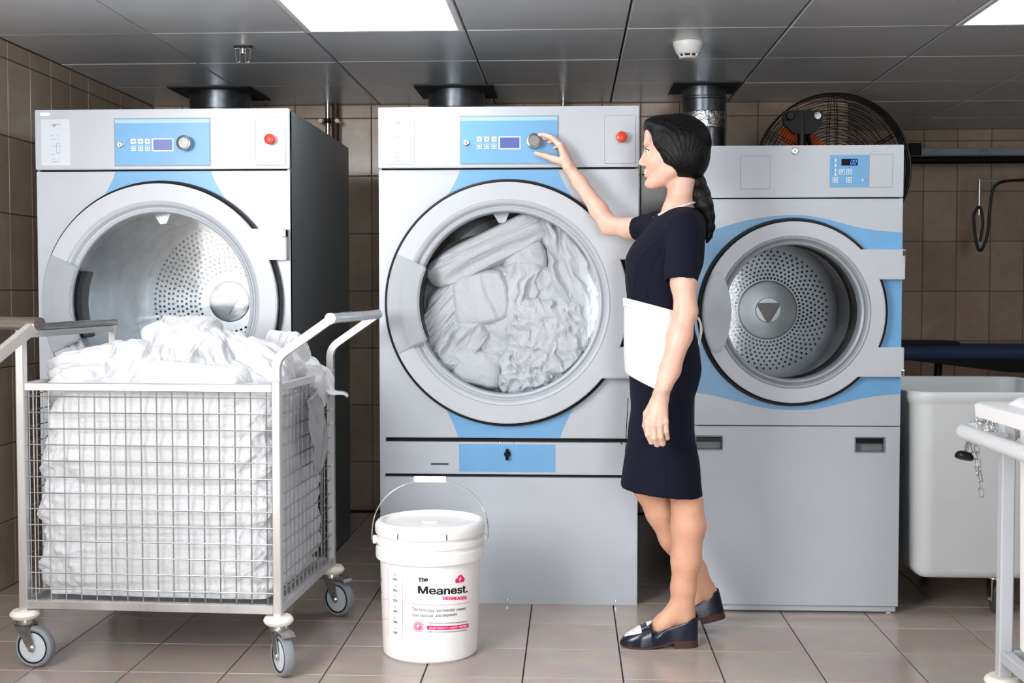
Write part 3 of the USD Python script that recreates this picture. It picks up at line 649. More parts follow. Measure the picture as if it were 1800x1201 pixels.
def wrinkle(p, seed, sharp=1.6, fine_=.28):
    """crumpled cloth: warped ridges at three sizes, 0 to about 1"""
    w = np.stack([meshkit.fbm(p * .8 + 17.3 * k, 2, seed + 31 * k) for k in range(3)], -1) - .5
    q = p + 1.1 * w
    return (1 - fine_ - fine_ / 3) * ridge(q, seed + 1) ** sharp + fine_ * ridge(q * 2.1 + 5, seed + 2) ** sharp + fine_ / 3 * ridge(q * 4.3 + 9, seed + 3) ** sharp
def cloth(C, A, B, N, seed, amp=.02, bulge=.03, tuck=.06, fold=(0, 1.0), nf=3.0, stretch=3.0, n=90, wob=.12, curl=0.0, square=4.0):
    """a heaped piece of sheet: a cushion-like patch whose folds run along direction fold (in the A, B plane), edges turned in. World vectors."""
    C, A, B, N = (np.array(v, float) for v in (C, A, B, N))
    u, v = np.meshgrid(np.linspace(-1, 1, n), np.linspace(-1, 1, n), indexing='ij')
    r = np.maximum(np.abs(u), np.abs(v)); rs = (np.abs(u) ** square + np.abs(v) ** square) ** (1 / square) + 1e-9
    k = r / rs; uu, vv = u * k, v * k                               # square to superellipse
    ang = np.arctan2(vv, uu)
    wv = 1 + wob * (2 * meshkit.fbm(np.stack([np.cos(ang) * 1.6, np.sin(ang) * 1.6, 0 * ang + seed * 3.7], -1), 3, seed) - 1) * r
    uu, vv = uu * wv, vv * wv
    fa = np.array(fold, float); fa /= np.linalg.norm(fa)
    la, lb = np.linalg.norm(A), np.linalg.norm(B)
    x, y = uu * la, vv * lb                                         # metres
    al, ac = x * fa[0] + y * fa[1], -x * fa[1] + y * fa[0]
    sc = nf / max(la, lb)
    p = np.stack([ac * sc, al * sc / stretch, 0 * al + seed * 1.37], -1)
    f = wrinkle(p, seed, 1.35, .16)
    h = bulge * (1 - np.clip(r, 0, 1) ** 2.5) + amp * f * (1 - .25 * r ** 6) - tuck * np.clip((r - .72) / .28, 0, 1) ** 2 + curl * uu
    inw = 1 - .10 * np.clip((r - .86) / .14, 0, 1) ** 2            # the rim turns under
    jit = amp * .5 * (N3(np.stack([x * 30, y * 30, 0 * x + seed], -1), seed + 7) - .5)
    V = C + (uu * inw)[..., None] * A + (vv * inw)[..., None] * B + h[..., None] * N + jit[..., None] * A / (la + 1e-9)
    idx = np.arange(n * n).reshape(n, n); a, b, c, d = idx[:-1, :-1], idx[1:, :-1], idx[1:, 1:], idx[:-1, 1:]
    F = np.concatenate([np.stack([a, b, c], -1).reshape(-1, 3), np.stack([a, c, d], -1).reshape(-1, 3)])
    if np.dot(np.cross(A, B), N) < 0: F = F[:, ::-1]
    back = V.reshape(-1, 3) - .006 * N                               # cloth has two sides
    rim = np.concatenate([idx[:-1, 0], idx[-1, :-1], idx[:0:-1, -1], idx[0, :0:-1]]); nb = n * n
    R = np.roll(rim, -1); side = np.concatenate([np.stack([rim, rim + nb, R + nb], -1), np.stack([rim, R + nb, R], -1)])
    if np.dot(np.cross(A, B), N) < 0: side = side[:, ::-1]
    m = trimesh.Trimesh(np.vstack([V.reshape(-1, 3), back]), np.vstack([F, F[:, ::-1] + nb, side]), process=False); return m
def pxv(dx, dy, Y): return np.array([dx / FPX * Y, 0, -dy / FPX * Y])

# linens behind the round window of the middle dryer
YD = YM + .10
dl = [  # label, centre px, A px, B px, depth, seed, amp, bulge, fold, nf, stretch
    ('long white sheet folded into a band across the top of the drum load', (858, 440), (118, -58), (15, 33), -.025, 11, .040, .03, (1, 0), 7.0, 7.0),
    ('smooth white pillowcase bunched under the folded band, near the drum centre', (921, 448), (46, -6), (8, 34), -.012, 12, .022, .035, (1, .3), 1.6, 2.0),
    ('white sheet hanging in long folds at the upper right of the drum load', (1003, 466), (46, 14), (16, 92), -.020, 13, .055, .02, (.2, 1), 5.0, 5.0),
    ('flat white napkin with folded corners, left of the drum centre', (845, 524), (56, -10), (8, 54), -.055, 14, .018, .02, (.3, 1), 2.2, 3.5),
    ('white sheet edge pressed against the drum window at the left', (779, 548), (44, -26), (-14, 62), -.018, 15, .032, .02, (1, -.7), 4.0, 5.0),
    ('white sheet twisted in upright folds at the drum centre', (917, 514), (36, 0), (-8, 68), -.022, 16, .05, .02, (-.1, 1), 4.0, 4.0),
    ('large crumpled white sheet filling the lower right of the drum', (960, 592), (76, 8), (-10, 76), -.035, 17, .055, .045, (1, 1), 6.5, 1.6),
    ('white linen strip pleated along the right rim of the drum window', (1030, 568), (30, 6), (-12, 78), -.018, 18, .045, .02, (.1, 1), 6.0, 2.0),
    ('wrinkled white sheet at the very bottom of the drum load', (922, 655), (54, 4), (-6, 50), -.03, 19, .055, .03, (.3, 1), 5.5, 1.6),
    ('rolled white towel at the bottom left of the drum load', (840, 646), (52, 10), (-6, 38), -.03, 20, .024, .045, (1, .2), 2.5, 2.0),
    ('white sheet in loose diagonal folds at the lower left of the drum', (806, 606), (60, -26), (16, 44), -.02, 21, .05, .025, (1, -.6), 5.0, 4.0),
    ('small white cloth wedged at the lower right rim of the drum window', (1000, 648), (44, -28), (14, 30), -.015, 22, .05, .02, (1, -.7), 6.0, 1.6)]
for lb, c, a, b, dy, seed, amp, bulge, fold, nf, st in dl:
    C = W(c[0], c[1], YD + dy)
    # keep the load inside the drum opening
    m = cloth(C, pxv(*a, YM), pxv(*b, YM), (0, -1, 0), seed, amp, bulge, .07, fold, nf, st)
    v = np.array(m.vertices); ctr = np.array([cxA, W(896, 533, YM)[2]])
    d = v[:, [0, 2]] - ctr; rr = np.linalg.norm(d, axis=1); lim = np.where(v[:, 1] < YM + .03, .325, .362)
    k = np.minimum(1, lim / np.maximum(rr, 1e-9)); v[:, 0], v[:, 2] = ctr[0] + d[:, 0] * k, ctr[1] + d[:, 1] * k
    a0 = YM + .03; dy_ = np.maximum(0, a0 - v[:, 1]); v[:, 1] = np.where(dy_ > 0, a0 - .055 * (1 - np.exp(-dy_ / .055)), v[:, 1])
    m.vertices = v
    o = thing('bed_sheet', lb, 'sheet', tuple(C), group='white linens inside the middle dryer') if False else None
    obj('bed_sheet', m, linen, None, smooth=True, label=lb, cat='sheet', group='white linens inside the middle dryer')
# the rest of the load behind them
tt, rr_ = np.meshgrid(np.linspace(0, 2 * math.pi, 140, endpoint=False), np.linspace(0, 1, 60), indexing='ij')
xx, zz = .355 * rr_ * np.cos(tt), .355 * rr_ * np.sin(tt)
keep = .09 + .14 * np.clip((zz - .12 - .6 * xx) / .2, 0, 1)           # falls back at the upper left, where the drum shows
yy = YM + keep - .06 * wrinkle(np.stack([xx * 12, zz * 12, 0 * xx], -1), 77) + .10 * rr_ ** 6
top = zz > .20 - .35 * xx
V = np.stack([cxA + xx, yy + .18 * np.clip((zz - (.17 - .2 * np.abs(xx + .1))) / .1, 0, 1), W(896, 533, YM)[2] + np.where(zz > .24, .24 + .4 * (zz - .24), zz)], -1).reshape(-1, 3)
idx = np.arange(140 * 60).reshape(140, 60); jn = np.roll(idx, -1, 0)
F = np.concatenate([np.stack([idx[:, :-1], jn[:, :-1], jn[:, 1:]], -1).reshape(-1, 3), np.stack([idx[:, :-1], jn[:, 1:], idx[:, 1:]], -1).reshape(-1, 3)])
obj('laundry_load', trimesh.Trimesh(V, F[:, ::-1], process=False), linen, None, smooth=True, label='bulk of crumpled white laundry deep in the middle drum', cat='laundry', kind='stuff')

# the heap in the wire cart
nz, nt = 150, 320
th = np.linspace(0, 2 * math.pi, nt, endpoint=False); zs = np.linspace(0, 1, nz)
T, S = np.meshgrid(th, zs, indexing='ij')
e = 14.0
sx = np.sign(np.cos(T)) * np.abs(np.cos(T)) ** (2 / e); sy = np.sign(np.sin(T)) * np.abs(np.sin(T)) ** (2 / e)
hz = .215 + .70 * S
inset = .002 + .03 * np.clip((S - .72) / .28, 0, 1) ** 1.5 + .06 * np.clip((S - .6) / .4, 0, 1) * np.clip(-np.cos(T), 0, 1) + .012 * np.clip((.05 - S) / .05, 0, 1)
PX, PY = sx * (L2 - .007 - inset), sy * (D2 - .006 - inset)
wr_ = wrinkle(np.stack([PX * 7, PY * 7, hz * 9], -1), 5, 1.3)
lay = np.abs(np.sin(hz * 20 + 2.2 * meshkit.fbm(np.stack([PX * 3, PY * 3, hz], -1), 2, 3)))
wf = wrinkle(np.stack([PX * 19, PY * 19, hz * 21], -1), 8, 1.2)
off = -.030 * (1 - wr_) - .012 * (1 - lay ** .5) - .016 * (1 - wf)
kx = 1 + off / L2; ky = 1 + off / D2
PX, PY = PX * kx, PY * ky
roundz = np.clip((S - .86) / .14, 0, 1)
PX *= np.sqrt(1 - roundz ** 2 * .98) ; PY *= np.sqrt(1 - roundz ** 2 * .98)
V = np.stack([PX, PY, hz + .02 * wr_ * roundz - .02 * roundz ** 2], -1).reshape(-1, 3)
V = np.array([cartw(*p) for p in V])
idx = np.arange(nt * nz).reshape(nt, nz); jn = np.roll(idx, -1, 0)
F = np.concatenate([np.stack([idx[:, :-1], jn[:, :-1], jn[:, 1:]], -1).reshape(-1, 3), np.stack([idx[:, :-1], jn[:, 1:], idx[:, 1:]], -1).reshape(-1, 3)])
obj('laundry_heap', trimesh.Trimesh(V, F, process=False), linen, None, smooth=True, label='bulk of crumpled white laundry filling the wire cart', cat='laundry', kind='stuff')
hp = [  # label, centre px, Y, A px, B px (up in picture), depth of the lump, seed, amp, bulge, fold
    ('white sheet lying low at the left end of the cart heap', (160, 662), 3.86, (78, -26), (14, 44), 31, .055, .05, (1, -.3), 3.6, 3.0),
    ('smooth white sheet mound left of the peak of the cart heap', (245, 655), 3.84, (70, 0), (0, 54), 32, .045, .08, (.3, 1), 2.6, 2.2),
    ('white sheet bunched up into the highest peak of the cart heap', (316, 622), 3.92, (72, -4), (-4, 70), 33, .055, .08, (.25, 1), 4.0, 3.0),
    ('white sheet in fan folds just right of the peak', (398, 638), 3.88, (58, 10), (8, 60), 34, .06, .06, (-.5, 1), 4.5, 4.0),
    ('crumpled white sheet beside the handle post of the cart', (456, 645), 3.84, (62, 6), (8, 48), 35, .04, .06, (1, -.5), 3.5, 3.0),
    ('white sheet bulging behind the bent handle post', (500, 632), 4.06, (44, 4), (0, 48), 36, .04, .06, (.4, 1), 3.0, 2.5),
    ('rumpled white sheet in the middle front of the cart heap', (340, 672), 3.74, (120, 4), (0, 28), 37, .03, .04, (1, -.1), 4.0, 4.0),
    ('white sheet sagging over the right end of the cart', (535, 664), 4.10, (40, 6), (0, 32), 38, .035, .05, (1, .4), 3.0, 2.0)]
for lb, c, Yc, a, b, seed, amp, bulge, fold, nf, st in hp:
    A, B = pxv(*a, Yc), -pxv(*b, Yc); B = B + np.array([0, .05, 0])
    N_ = np.cross(B, A); N_ /= np.linalg.norm(N_); N_ = N_ if N_[1] < 0 else -N_
    obj('bed_sheet', cloth(W(*c, Yc), A, B, N_, seed, amp, bulge, .10, fold, nf, st), linen, None, smooth=True, label=lb, cat='sheet', group='white sheets on top of the cart')
# corner of a sheet hanging over the top rail at the right end
def strip_surface(left, right, n=40, m=24, amp=.006, seed=3, thick=.0025):
    Lp, Rp = smooth_path(left, n), smooth_path(right, n)
    s = np.linspace(0, 1, m)[None, :, None]; V = Lp[:, None] * (1 - s) + Rp[:, None] * s
    T = np.gradient(V, axis=0); S_ = np.gradient(V, axis=1); Nn = np.cross(T, S_); Nn /= np.linalg.norm(Nn, axis=-1, keepdims=True) + 1e-9
    uv = np.stack([np.linspace(0, 3, n)[:, None] + 0 * s[..., 0], np.linspace(0, 5, m)[None] + np.zeros((n, 1)), np.zeros((n, m))], -1)
    V = V + Nn * (amp * (wrinkle(uv * .8, seed) - .5) * 2)[..., None]
    V2 = V - Nn * thick; idx = np.arange(n * m).reshape(n, m); nb = n * m
    a, b, c, d = idx[:-1, :-1], idx[1:, :-1], idx[1:, 1:], idx[:-1, 1:]
    F = np.concatenate([np.stack([a, b, c], -1).reshape(-1, 3), np.stack([a, c, d], -1).reshape(-1, 3)])
    rim = np.concatenate([idx[:-1, 0], idx[-1, :-1], idx[:0:-1, -1], idx[0, :0:-1]]); R = np.roll(rim, -1)
    side = np.concatenate([np.stack([rim, rim + nb, R + nb], -1), np.stack([rim, R + nb, R], -1)])
    m_ = trimesh.Trimesh(np.vstack([V.reshape(-1, 3), V2.reshape(-1, 3)]), np.vstack([F, F[:, ::-1] + nb, side]), process=False); m_.fix_normals(); return m_
lf = [W(540, 655, 4.08), W(555, 656, 4.09), W(568, 672, 4.10), W(578, 690, 4.11), W(596, 692, 4.12), W(611, 699, 4.13)]
rt = [W(548, 642, 4.24), W(572, 645, 4.24), W(586, 662, 4.24), W(588, 682, 4.22), W(600, 688, 4.18), W(612, 694, 4.14)]
obj('bed_sheet', strip_surface(lf, rt, amp=.010, seed=9), linen, None, smooth=True, label='pointed sheet corner hanging out over the right rail of the cart', cat='sheet')
bag_mat = M('grey_bag_plastic', lin(152, 152, 154), .35, var=.08, vscale=30, alpha=.93)
xb = L2 + .014
pl = lambda y, z, dx=0: cartw(xb + dx, y, z)
bag = thing('plastic_bag', 'limp grey plastic bag hung on the right wire side of the cart', 'bag', tuple(pl(0, .55)))
obj('pouch', strip_surface([pl(-.03, .80), pl(-.06, .76, .012), pl(-.065, .70, .02), pl(-.05, .62, .024), pl(.0, .545, .016)], [pl(.07, .83), pl(.11, .78, .012), pl(.13, .72, .02), pl(.13, .64, .022), pl(.06, .555, .016)], amp=.008, seed=21), bag_mat, bag, smooth=True)
obj('tie', tube(smooth_path([pl(-.02, .80, .004), pl(.02, .815, .012), pl(.07, .83, .004)], 14), .004, 8), bag_mat, bag)

# ------------------------------------------------------------------ the bucket
BY = 3.88
bc = W(757, 1150, BY); bx = bc[0]
bucket_white = M('bucket_plastic', lin(244, 244, 243), .3, rvar=.05, bump=(30, .0002))
ink = M('ink_black', lin(12, 12, 14), .45); pink = M('ink_pink', lin(236, 20, 118), .4); pink_line = M('ink_pink_pale', lin(240, 130, 170), .4)
grey_ink = M('ink_grey', lin(52, 52, 56), .45)
bk = thing('bucket', 'white plastic bucket with printed label, lid and wire bail on the floor', 'bucket', (bx, BY, 0))
KZ = .955
obj('body', lathe([(a_, b_ * KZ) for a_, b_ in [(0, .004), (.138, .004), (.1455, .0), (.1505, .006), (.1525, .02), (.1605, .318), (.1625, .322), (.1735, .324), (.1745, .330), (.1745, .352), (.1735, .358), (.166, .361), (.1655, .368), (.168, .371), (.1735, .374), (.1740, .386), (.172, .391), (.165, .394), (.163, .402), (.163, .432), (.158, .434), (.157, .30), (0, .30)]], 112, 'z', (bx, BY, 0)), bucket_white, bk)
lid = obj('lid', lathe([(a_, b_ * KZ) for a_, b_ in [(.165, .405), (.1735, .405), (.1755, .409), (.1765, .428), (.1745, .437), (.168, .4445), (.160, .447), (.154, .445), (.150, .437), (.147, .4345), (.11, .4345), (.106, .4365), (.06, .437), (.030, .437), (.027, .4405), (.012, .441), (0, .441)]], 112, 'z', (bx, BY, 0)), bucket_white, bk, label='white snap-on lid')
for an in (-118, -67):
    a = math.radians(an); c, s = math.cos(a), math.sin(a)
    obj('lid_slot', hull([(bx + c * r - s * w, BY + s * r + c * w, z) for r in (.1752, .1775) for w in (-.0012, .0012) for z in (.408 * KZ, .427 * KZ)]), seam_dark, lid)
yw = math.radians(8)
ex = lambda s: np.array([bx + s * .180 * math.cos(yw), BY + s * .180 * math.sin(yw), .38])
for s in (-1, 1):
    obj('ear', lathe([(0, -.006), (.014, -.006), (.014, .004), (.008, .008), (0, .009)], 20, 'x', (bx + s * .176 * math.cos(yw), BY + s * .176 * math.sin(yw), .38 * KZ)), bucket_white, bk)
bail = []
for k in range(41):
    a = math.pi * k / 40; rr = .187
    h = .190 * math.sin(a) ** .8
    bail.append((bx - rr * math.cos(a) * math.cos(yw), BY - rr * math.cos(a) * math.sin(yw), .38 * KZ + h))
obj('bail', tube(bail, .0018, 8), chrome, bk, label='thin steel wire bail')
gz = .38 * KZ + .190
obj('grip', cat_([lathe([(.003, -.052), (.009, -.052), (.0105, -.048), (.0105, -.004), (.0095, 0), (.0105, .004), (.0105, .048), (.009, .052), (.003, .052)], 24, 'x', (bx, BY, gz))]), bucket_white, bk, label='white hand grip')
# print, bent round the body; measured in pixels of the photograph on the bucket's front
def rad(z): return .1525 + (z / KZ - .02) * (.1605 - .1525) / .298
def wrapm(m, off=.0003):
    v = np.array(m.vertices); z = v[:, 1]; a = v[:, 0] / .157 - math.pi / 2; r = rad(z) + off + v[:, 2]
    return trimesh.Trimesh(np.stack([bx + r * np.cos(a), BY + r * np.sin(a), z], 1), m.faces, process=False)
def uz(px, py):
    """pixel -> (arc length from the front, height) on the bucket"""
    z = .2
    for _ in range(6):
        r = rad(z); d = ray(px, py); dx, dy = d[0], d[1]
        A_, B_, C_ = dx * dx + dy * dy, -2 * (dx * bx + dy * BY), bx * bx + BY * BY - r * r
        q = (-B_ - math.sqrt(max(0, B_ * B_ - 4 * A_ * C_))) / (2 * A_); P = np.array([0, 0, CAMZ]) + d * q; z = P[2]
    return (math.atan2(P[1] - BY, P[0] - bx) + math.pi / 2) * .157, z
def fine(poly, depth=.0004, step=.006):
    """a flat print cut into narrow strips, so that it bends with the bucket"""
    x0, y0, x1, y1 = poly.bounds; out = []
    for k in range(int((x1 - x0) / step) + 1):
        g = poly.intersection(sg.box(x0 + k * step, y0 - 1, x0 + (k + 1) * step, y1 + 1))
        for q in getattr(g, 'geoms', [g]):
            if q.geom_type == 'Polygon' and q.area > 1e-9: out.append(trimesh.creation.extrude_polygon(q, depth, engine='earcut'))
    return cat_(out)
def text(tx, p_left, p_right, cap, mat, bold=False, depth=.0004, pp=None):
    """lettering from the left to the right pixel on its baseline; cap in metres"""
    (u0, z0), (u1, z1) = uz(*p_left), uz(*p_right)
    m = meshkit.text_mesh(tx, cap, depth, bold); w = m.bounds[1, 0] - m.bounds[0, 0]
    v = np.array(m.vertices); v[:, 0] = (v[:, 0] - m.bounds[0, 0]) * (u1 - u0) / w; fx_ = v[:, 0] / max(1e-6, (u1 - u0))
    if bold and cap > .006:                                         # heavier strokes
        k_ = len(v); v = np.vstack([v + (d_, 0, 0) for d_ in (-.0006, 0, .0006)]); m = trimesh.Trimesh(v, np.vstack([m.faces + k_ * i_ for i_ in range(3)]), process=False); fx_ = np.tile(fx_, 3)
    v[:, 0] += u0; v[:, 1] += z0 + (z1 - z0) * fx_
    return obj('lettering', wrapm(trimesh.Trimesh(v, m.faces, process=False)), mat, pp or bk, smooth=False)
text('The', (735.5, 1023), (752, 1022), .0125, ink, True)
text('Meanest.', (735, 1043), (821.5, 1041), .0225, ink, True)
text('DEGREASER', (778.5, 1054.5), (820, 1053.5), .0098, pink, True)
text('The ferocious (yet friendly) cleaner,', (724.5, 1073), (819, 1071.5), .0088, grey_ink)
text('stain remover, and degreaser.', (724.5, 1083.5), (804.5, 1081.5), .0088, grey_ink)
text('3 BRILLIANTLY NATURAL INGREDIENTS', (752, 1096), (820.5, 1093), .0032, ink)
text('ONE-STEP CLEANING & DEODORIZING', (752, 1111.5), (820.5, 1108), .0032, ink)
def quad_print(pts, mat, name='print', off=.0002):
    P = sg.Polygon([uz(*p) for p in pts]); return obj(name, wrapm(fine(P), off), mat, bk, smooth=False)
quad_print([(751, 1100), (823.5, 1096), (823.5, 1103), (751, 1107)], pink, 'pink_bar')
text('ELECTRICITY • SALT • WATER', (755, 1105.2), (820, 1101.6), .0052, white_print, True, .0008)
def line_print(a, b, w=.0006): 
    P = sg.LineString([uz(*a), uz(*b)]).buffer(w); obj('rule', wrapm(fine(P)), pink_line, bk, smooth=False)
line_print((707, 1003), (708, 1122)); line_print((682, 1000), (683.5, 1117)); line_print((707.5, 1058.5), (826, 1058)); line_print((671, 1053), (682, 1053)); line_print((672, 1088), (683, 1088.5))
cu, cz_ = uz(808.5, 1018.5)
cloud = shapely.union_all([sg.Point(cu - .010, cz_ - .003).buffer(.0075), sg.Point(cu + .001, cz_ + .004).buffer(.010), sg.Point(cu + .011, cz_ - .003).buffer(.0075), rect(cu - .010, cu + .011, cz_ - .0105, cz_ - .002)])
bolt = sg.Polygon([(cu + .004, cz_ + .012), (cu - .006, cz_ - .002), (cu - .001, cz_ - .002), (cu - .005, cz_ - .012), (cu + .007, cz_ + .003), (cu + .0015, cz_ + .003)])
obj('cloud_emblem', wrapm(fine(cloud.difference(bolt))), pink, bk, smooth=False, label='pink cloud with a lightning bolt')
cu, cz_ = uz(735.5, 1102)
seal = sg.Point(cu, cz_).buffer(.0155).difference(sg.Point(cu, cz_).buffer(.0135)).union(sg.Point(cu, cz_).buffer(.0115).difference(sg.Point(cu, cz_ + .001).buffer(.0065))).union(sg.Point(cu + .0015, cz_ - .0005).buffer(.0042).difference(sg.Point(cu - .001, cz_ + .001).buffer(.003)))
seal = seal.union(shapely.union_all([sg.Point(cu + .0178 * math.cos(a), cz_ + .0178 * math.sin(a)).buffer(.0011) for a in np.linspace(.4, 2.74, 9)] + [sg.Point(cu + .0178 * math.cos(a), cz_ + .0178 * math.sin(a)).buffer(.0011) for a in np.linspace(-2.74, -.4, 9)]))
obj('round_seal', wrapm(fine(seal)), M('ink_pink_mid', lin(238, 96, 150), .4), bk, smooth=False, label='round pink seal')
obj('seal_marks', wrapm(fine(shapely.union_all([rect(cu + s * .022, cu + s * .027, cz_ + d - .0006, cz_ + d + .0006) for s in (-1, 1) for d in (-.006, 0, .006)]))), print_grey, bk, smooth=False)
# column of small pictograms with two tiny lines of wording under each (too small to read in the photograph)
rg = random.Random(3)
for k, yy in enumerate((1011, 1030.5, 1048.5, 1067, 1086, 1105)):
    u, z = uz(694.5 + k * .1, yy)
    ring = sg.Point(u, z).buffer(.0034).difference(sg.Point(u, z).buffer(.0024)) if k % 2 else sg.Polygon([(u - .0028, z - .0035), (u + .0028, z - .0035), (u + .0036, z + .001), (u, z + .0042), (u - .0036, z + .001)]).boundary.buffer(.0006)
    obj('pictogram', wrapm(fine(ring)), pink_line, bk, smooth=False)
    rows = []
    for d in (.0115, .0155):
        q = u - .0085
        while q < u + .0085:
            w = rg.uniform(.0016, .0034); rows.append(rect(q, min(q + w, u + .009), z - d - .0011, z - d + .0011)); q += w + .0009
    obj('small_print', wrapm(fine(shapely.union_all(rows))), grey_ink, bk, smooth=False)
for k, yy in enumerate((1018, 1022, 1042, 1068, 1072, 1080, 1108)):
    u, z = uz(671.5, yy); u0, _ = uz(669.2, yy)
    obj('small_print', wrapm(fine(rect(u0 - .004, u, z - .0012, z + .0012))), grey_ink, bk, smooth=False)
# ------------------------------------------------------------------ things at the back and on the right
duct_metal = M('galvanised_duct', lin(120, 126, 132), .28, metal=.95, rvar=.08, vscale=9)
foil = M('foil_tape', lin(205, 208, 210), .22, metal=1.0, bump=(45, .006), vscale=20)
def duct(px, Y, r, label, zb, tape=None, lean=0.0):
    x = WX(px, 180, Y); t = thing('exhaust_duct', label, 'duct', (x, Y, zb))
    pr = [(r, zb)]; z = zb
    while z < CEIL - .14:
        pr += [(r, z + .105), (r + .004, z + .109), (r + .004, z + .117), (r, z + .121)]; z += .12
    pr += [(r, CEIL + .06)]
    m = lathe(pr, 48, 'z', (x, Y, 0))
    obj('duct_pipe', m, duct_metal, t)
    if tape: obj('foil_tape', lathe([(r + .001, tape[0]), (r + .005, tape[0] + .004), (r + .005, tape[1] - .004), (r + .001, tape[1])], 48, 'z', (x, Y, 0)), foil, t, label='crinkled shiny foil tape')
    sq = sg.box(x - r - .05, Y - r - .06, x + r + .05, Y + r + .05).difference(sg.Point(x, Y).buffer(r - .004, 24))
    c = trimesh.creation.extrude_polygon(sq, .004, engine='earcut'); c.apply_translation((0, 0, CEIL - .0055))
    obj('ceiling_gap_shade', c, dark_void, t, label='dark square sheet standing in for the shaded ceiling gap')  # flat dark sheet: shade of the open gap round the duct, as colour
duct(388, 5.98, .150, 'wide dark exhaust duct behind the leftmost dryer', 1.2)
duct(803, 5.98, .138, 'dark exhaust duct behind the middle dryer', 1.2)
duct(1237, 5.93, .106, 'slim shiny exhaust duct with foil tape behind the woman', 1.0, (WZ(1237, 229, 5.93), WZ(1237, 199, 5.93)))
t = thing('wall_pipe', 'thin steel pipe clamped to the wall right of the leftmost dryer', 'pipe', (WX(578, 200, 6.29), 6.29, 0))
x = WX(576, 200, 6.29)
obj('pipe', cyl((x, 6.29, 0.02), (x, 6.29, CEIL + .02), .013), chrome, t)
z = WZ(578, 213, 6.29)
obj('dark_pipe', cyl((x + .034, 6.33, 0.02), (x + .034, 6.33, CEIL + .02), .017), M('pipe_brown', lin(70, 52, 44), .5), t)
obj('clamp', lathe([(.0135, z - .012), (.018, z - .012), (.018, z + .012), (.0135, z + .012)], 24, 'z', (x, 6.29, 0), closed=True), black_plastic, t)
for s in (-1, 1): obj('clamp_bolt', cyl((x + s * .043 + .008, 6.272, z), (x + s * .043 + .008, 6.345, z), .011, 12), white_plastic, t)
t = thing('wall_pipe', 'short bright pipe end above the middle dryer near the back wall', 'pipe', (WX(990, 175, 6.29), 6.29, 0))
x = WX(990, 175, 6.29)
obj('pipe', cyl((x, 6.29, .02), (x, 6.29, CEIL + .02), .013), chrome, t); obj('base_flange', lathe([(.0131, .02), (.03, .02), (.03, .03), (.0131, .034)], 24, 'z', (x, 6.29, 0)), chrome, t)
# smoke detector
sx_, sy_ = WX(1210, 90, 4.86), 4.86
t = thing('smoke_detector', 'round white smoke detector under the ceiling', 'smoke detector', (sx_, sy_, CEIL))
C_ = (sx_, sy_, CEIL)
obj('base', lathe([(0, 0), (.060, 0), (.0605, -.008), (.058, -.017), (0, -.017)], 48, 'z', C_), white_plastic, t)
obj('cover', lathe([(.0565, -.017), (.055, -.024), (.046, -.044), (.041, -.047), (.041, -.0475), (0, -.0475)], 48, 'z', C_), white_plastic, t)
obj('chamber', lathe([(.033, -.0475), (.033, -.058), (0, -.058)], 32, 'z', C_), dark_void, t)
obj('cap', lathe([(0, -.056), (.036, -.056), (.037, -.060), (.032, -.064), (0, -.065)], 40, 'z', C_), white_plastic, t)
for k in range(8):
    a = 2 * math.pi * k / 8 + .2; c, s = math.cos(a), math.sin(a)
    obj('rib', hull([(sx_ + c * r - s * w, sy_ + s * r + c * w, CEIL + zz) for r, zz in ((.044, -.045), (.034, -.045), (.036, -.058), (.032, -.058)) for w in (-.003, .003)]), white_plastic, t)
obj('lamp', lathe([(0, -.0655), (.004, -.0655), (.003, -.068), (0, -.0685)], 12, 'z', (sx_ + .015, sy_ - .01, CEIL)), red_plastic, t)
# wire cage under the ceiling
wx, wy = WX(427, 88, 4.84), 4.84
t = thing('ceiling_hanger', 'small bent-wire hanger with clip under the ceiling above the leftmost dryer', 'hanger', (wx, wy, CEIL))
obj('plate', box(wx - .036, wx + .036, wy - .012, wy + .012, CEIL - .006, CEIL + .001, ch=.001), dark_void, t)
for s in (-1, 1):
    obj('wire_loop', tube(rounded_path([(wx + s * .012, wy, CEIL - .006), (wx + s * .011, wy - .004, CEIL - .064), (wx + s * .024, wy - .004, CEIL - .066), (wx + s * .032, wy, CEIL - .010), (wx + s * .012, wy, CEIL - .008)], .004, 4), .0022, 8), chrome, t)
obj('clip', lathe([(.004, CEIL - .036), (.010, CEIL - .030), (.011, CEIL - .012), (.008, CEIL - .006), (0, CEIL - .006)], 20, 'z', (wx, wy, 0)), chrome, t)
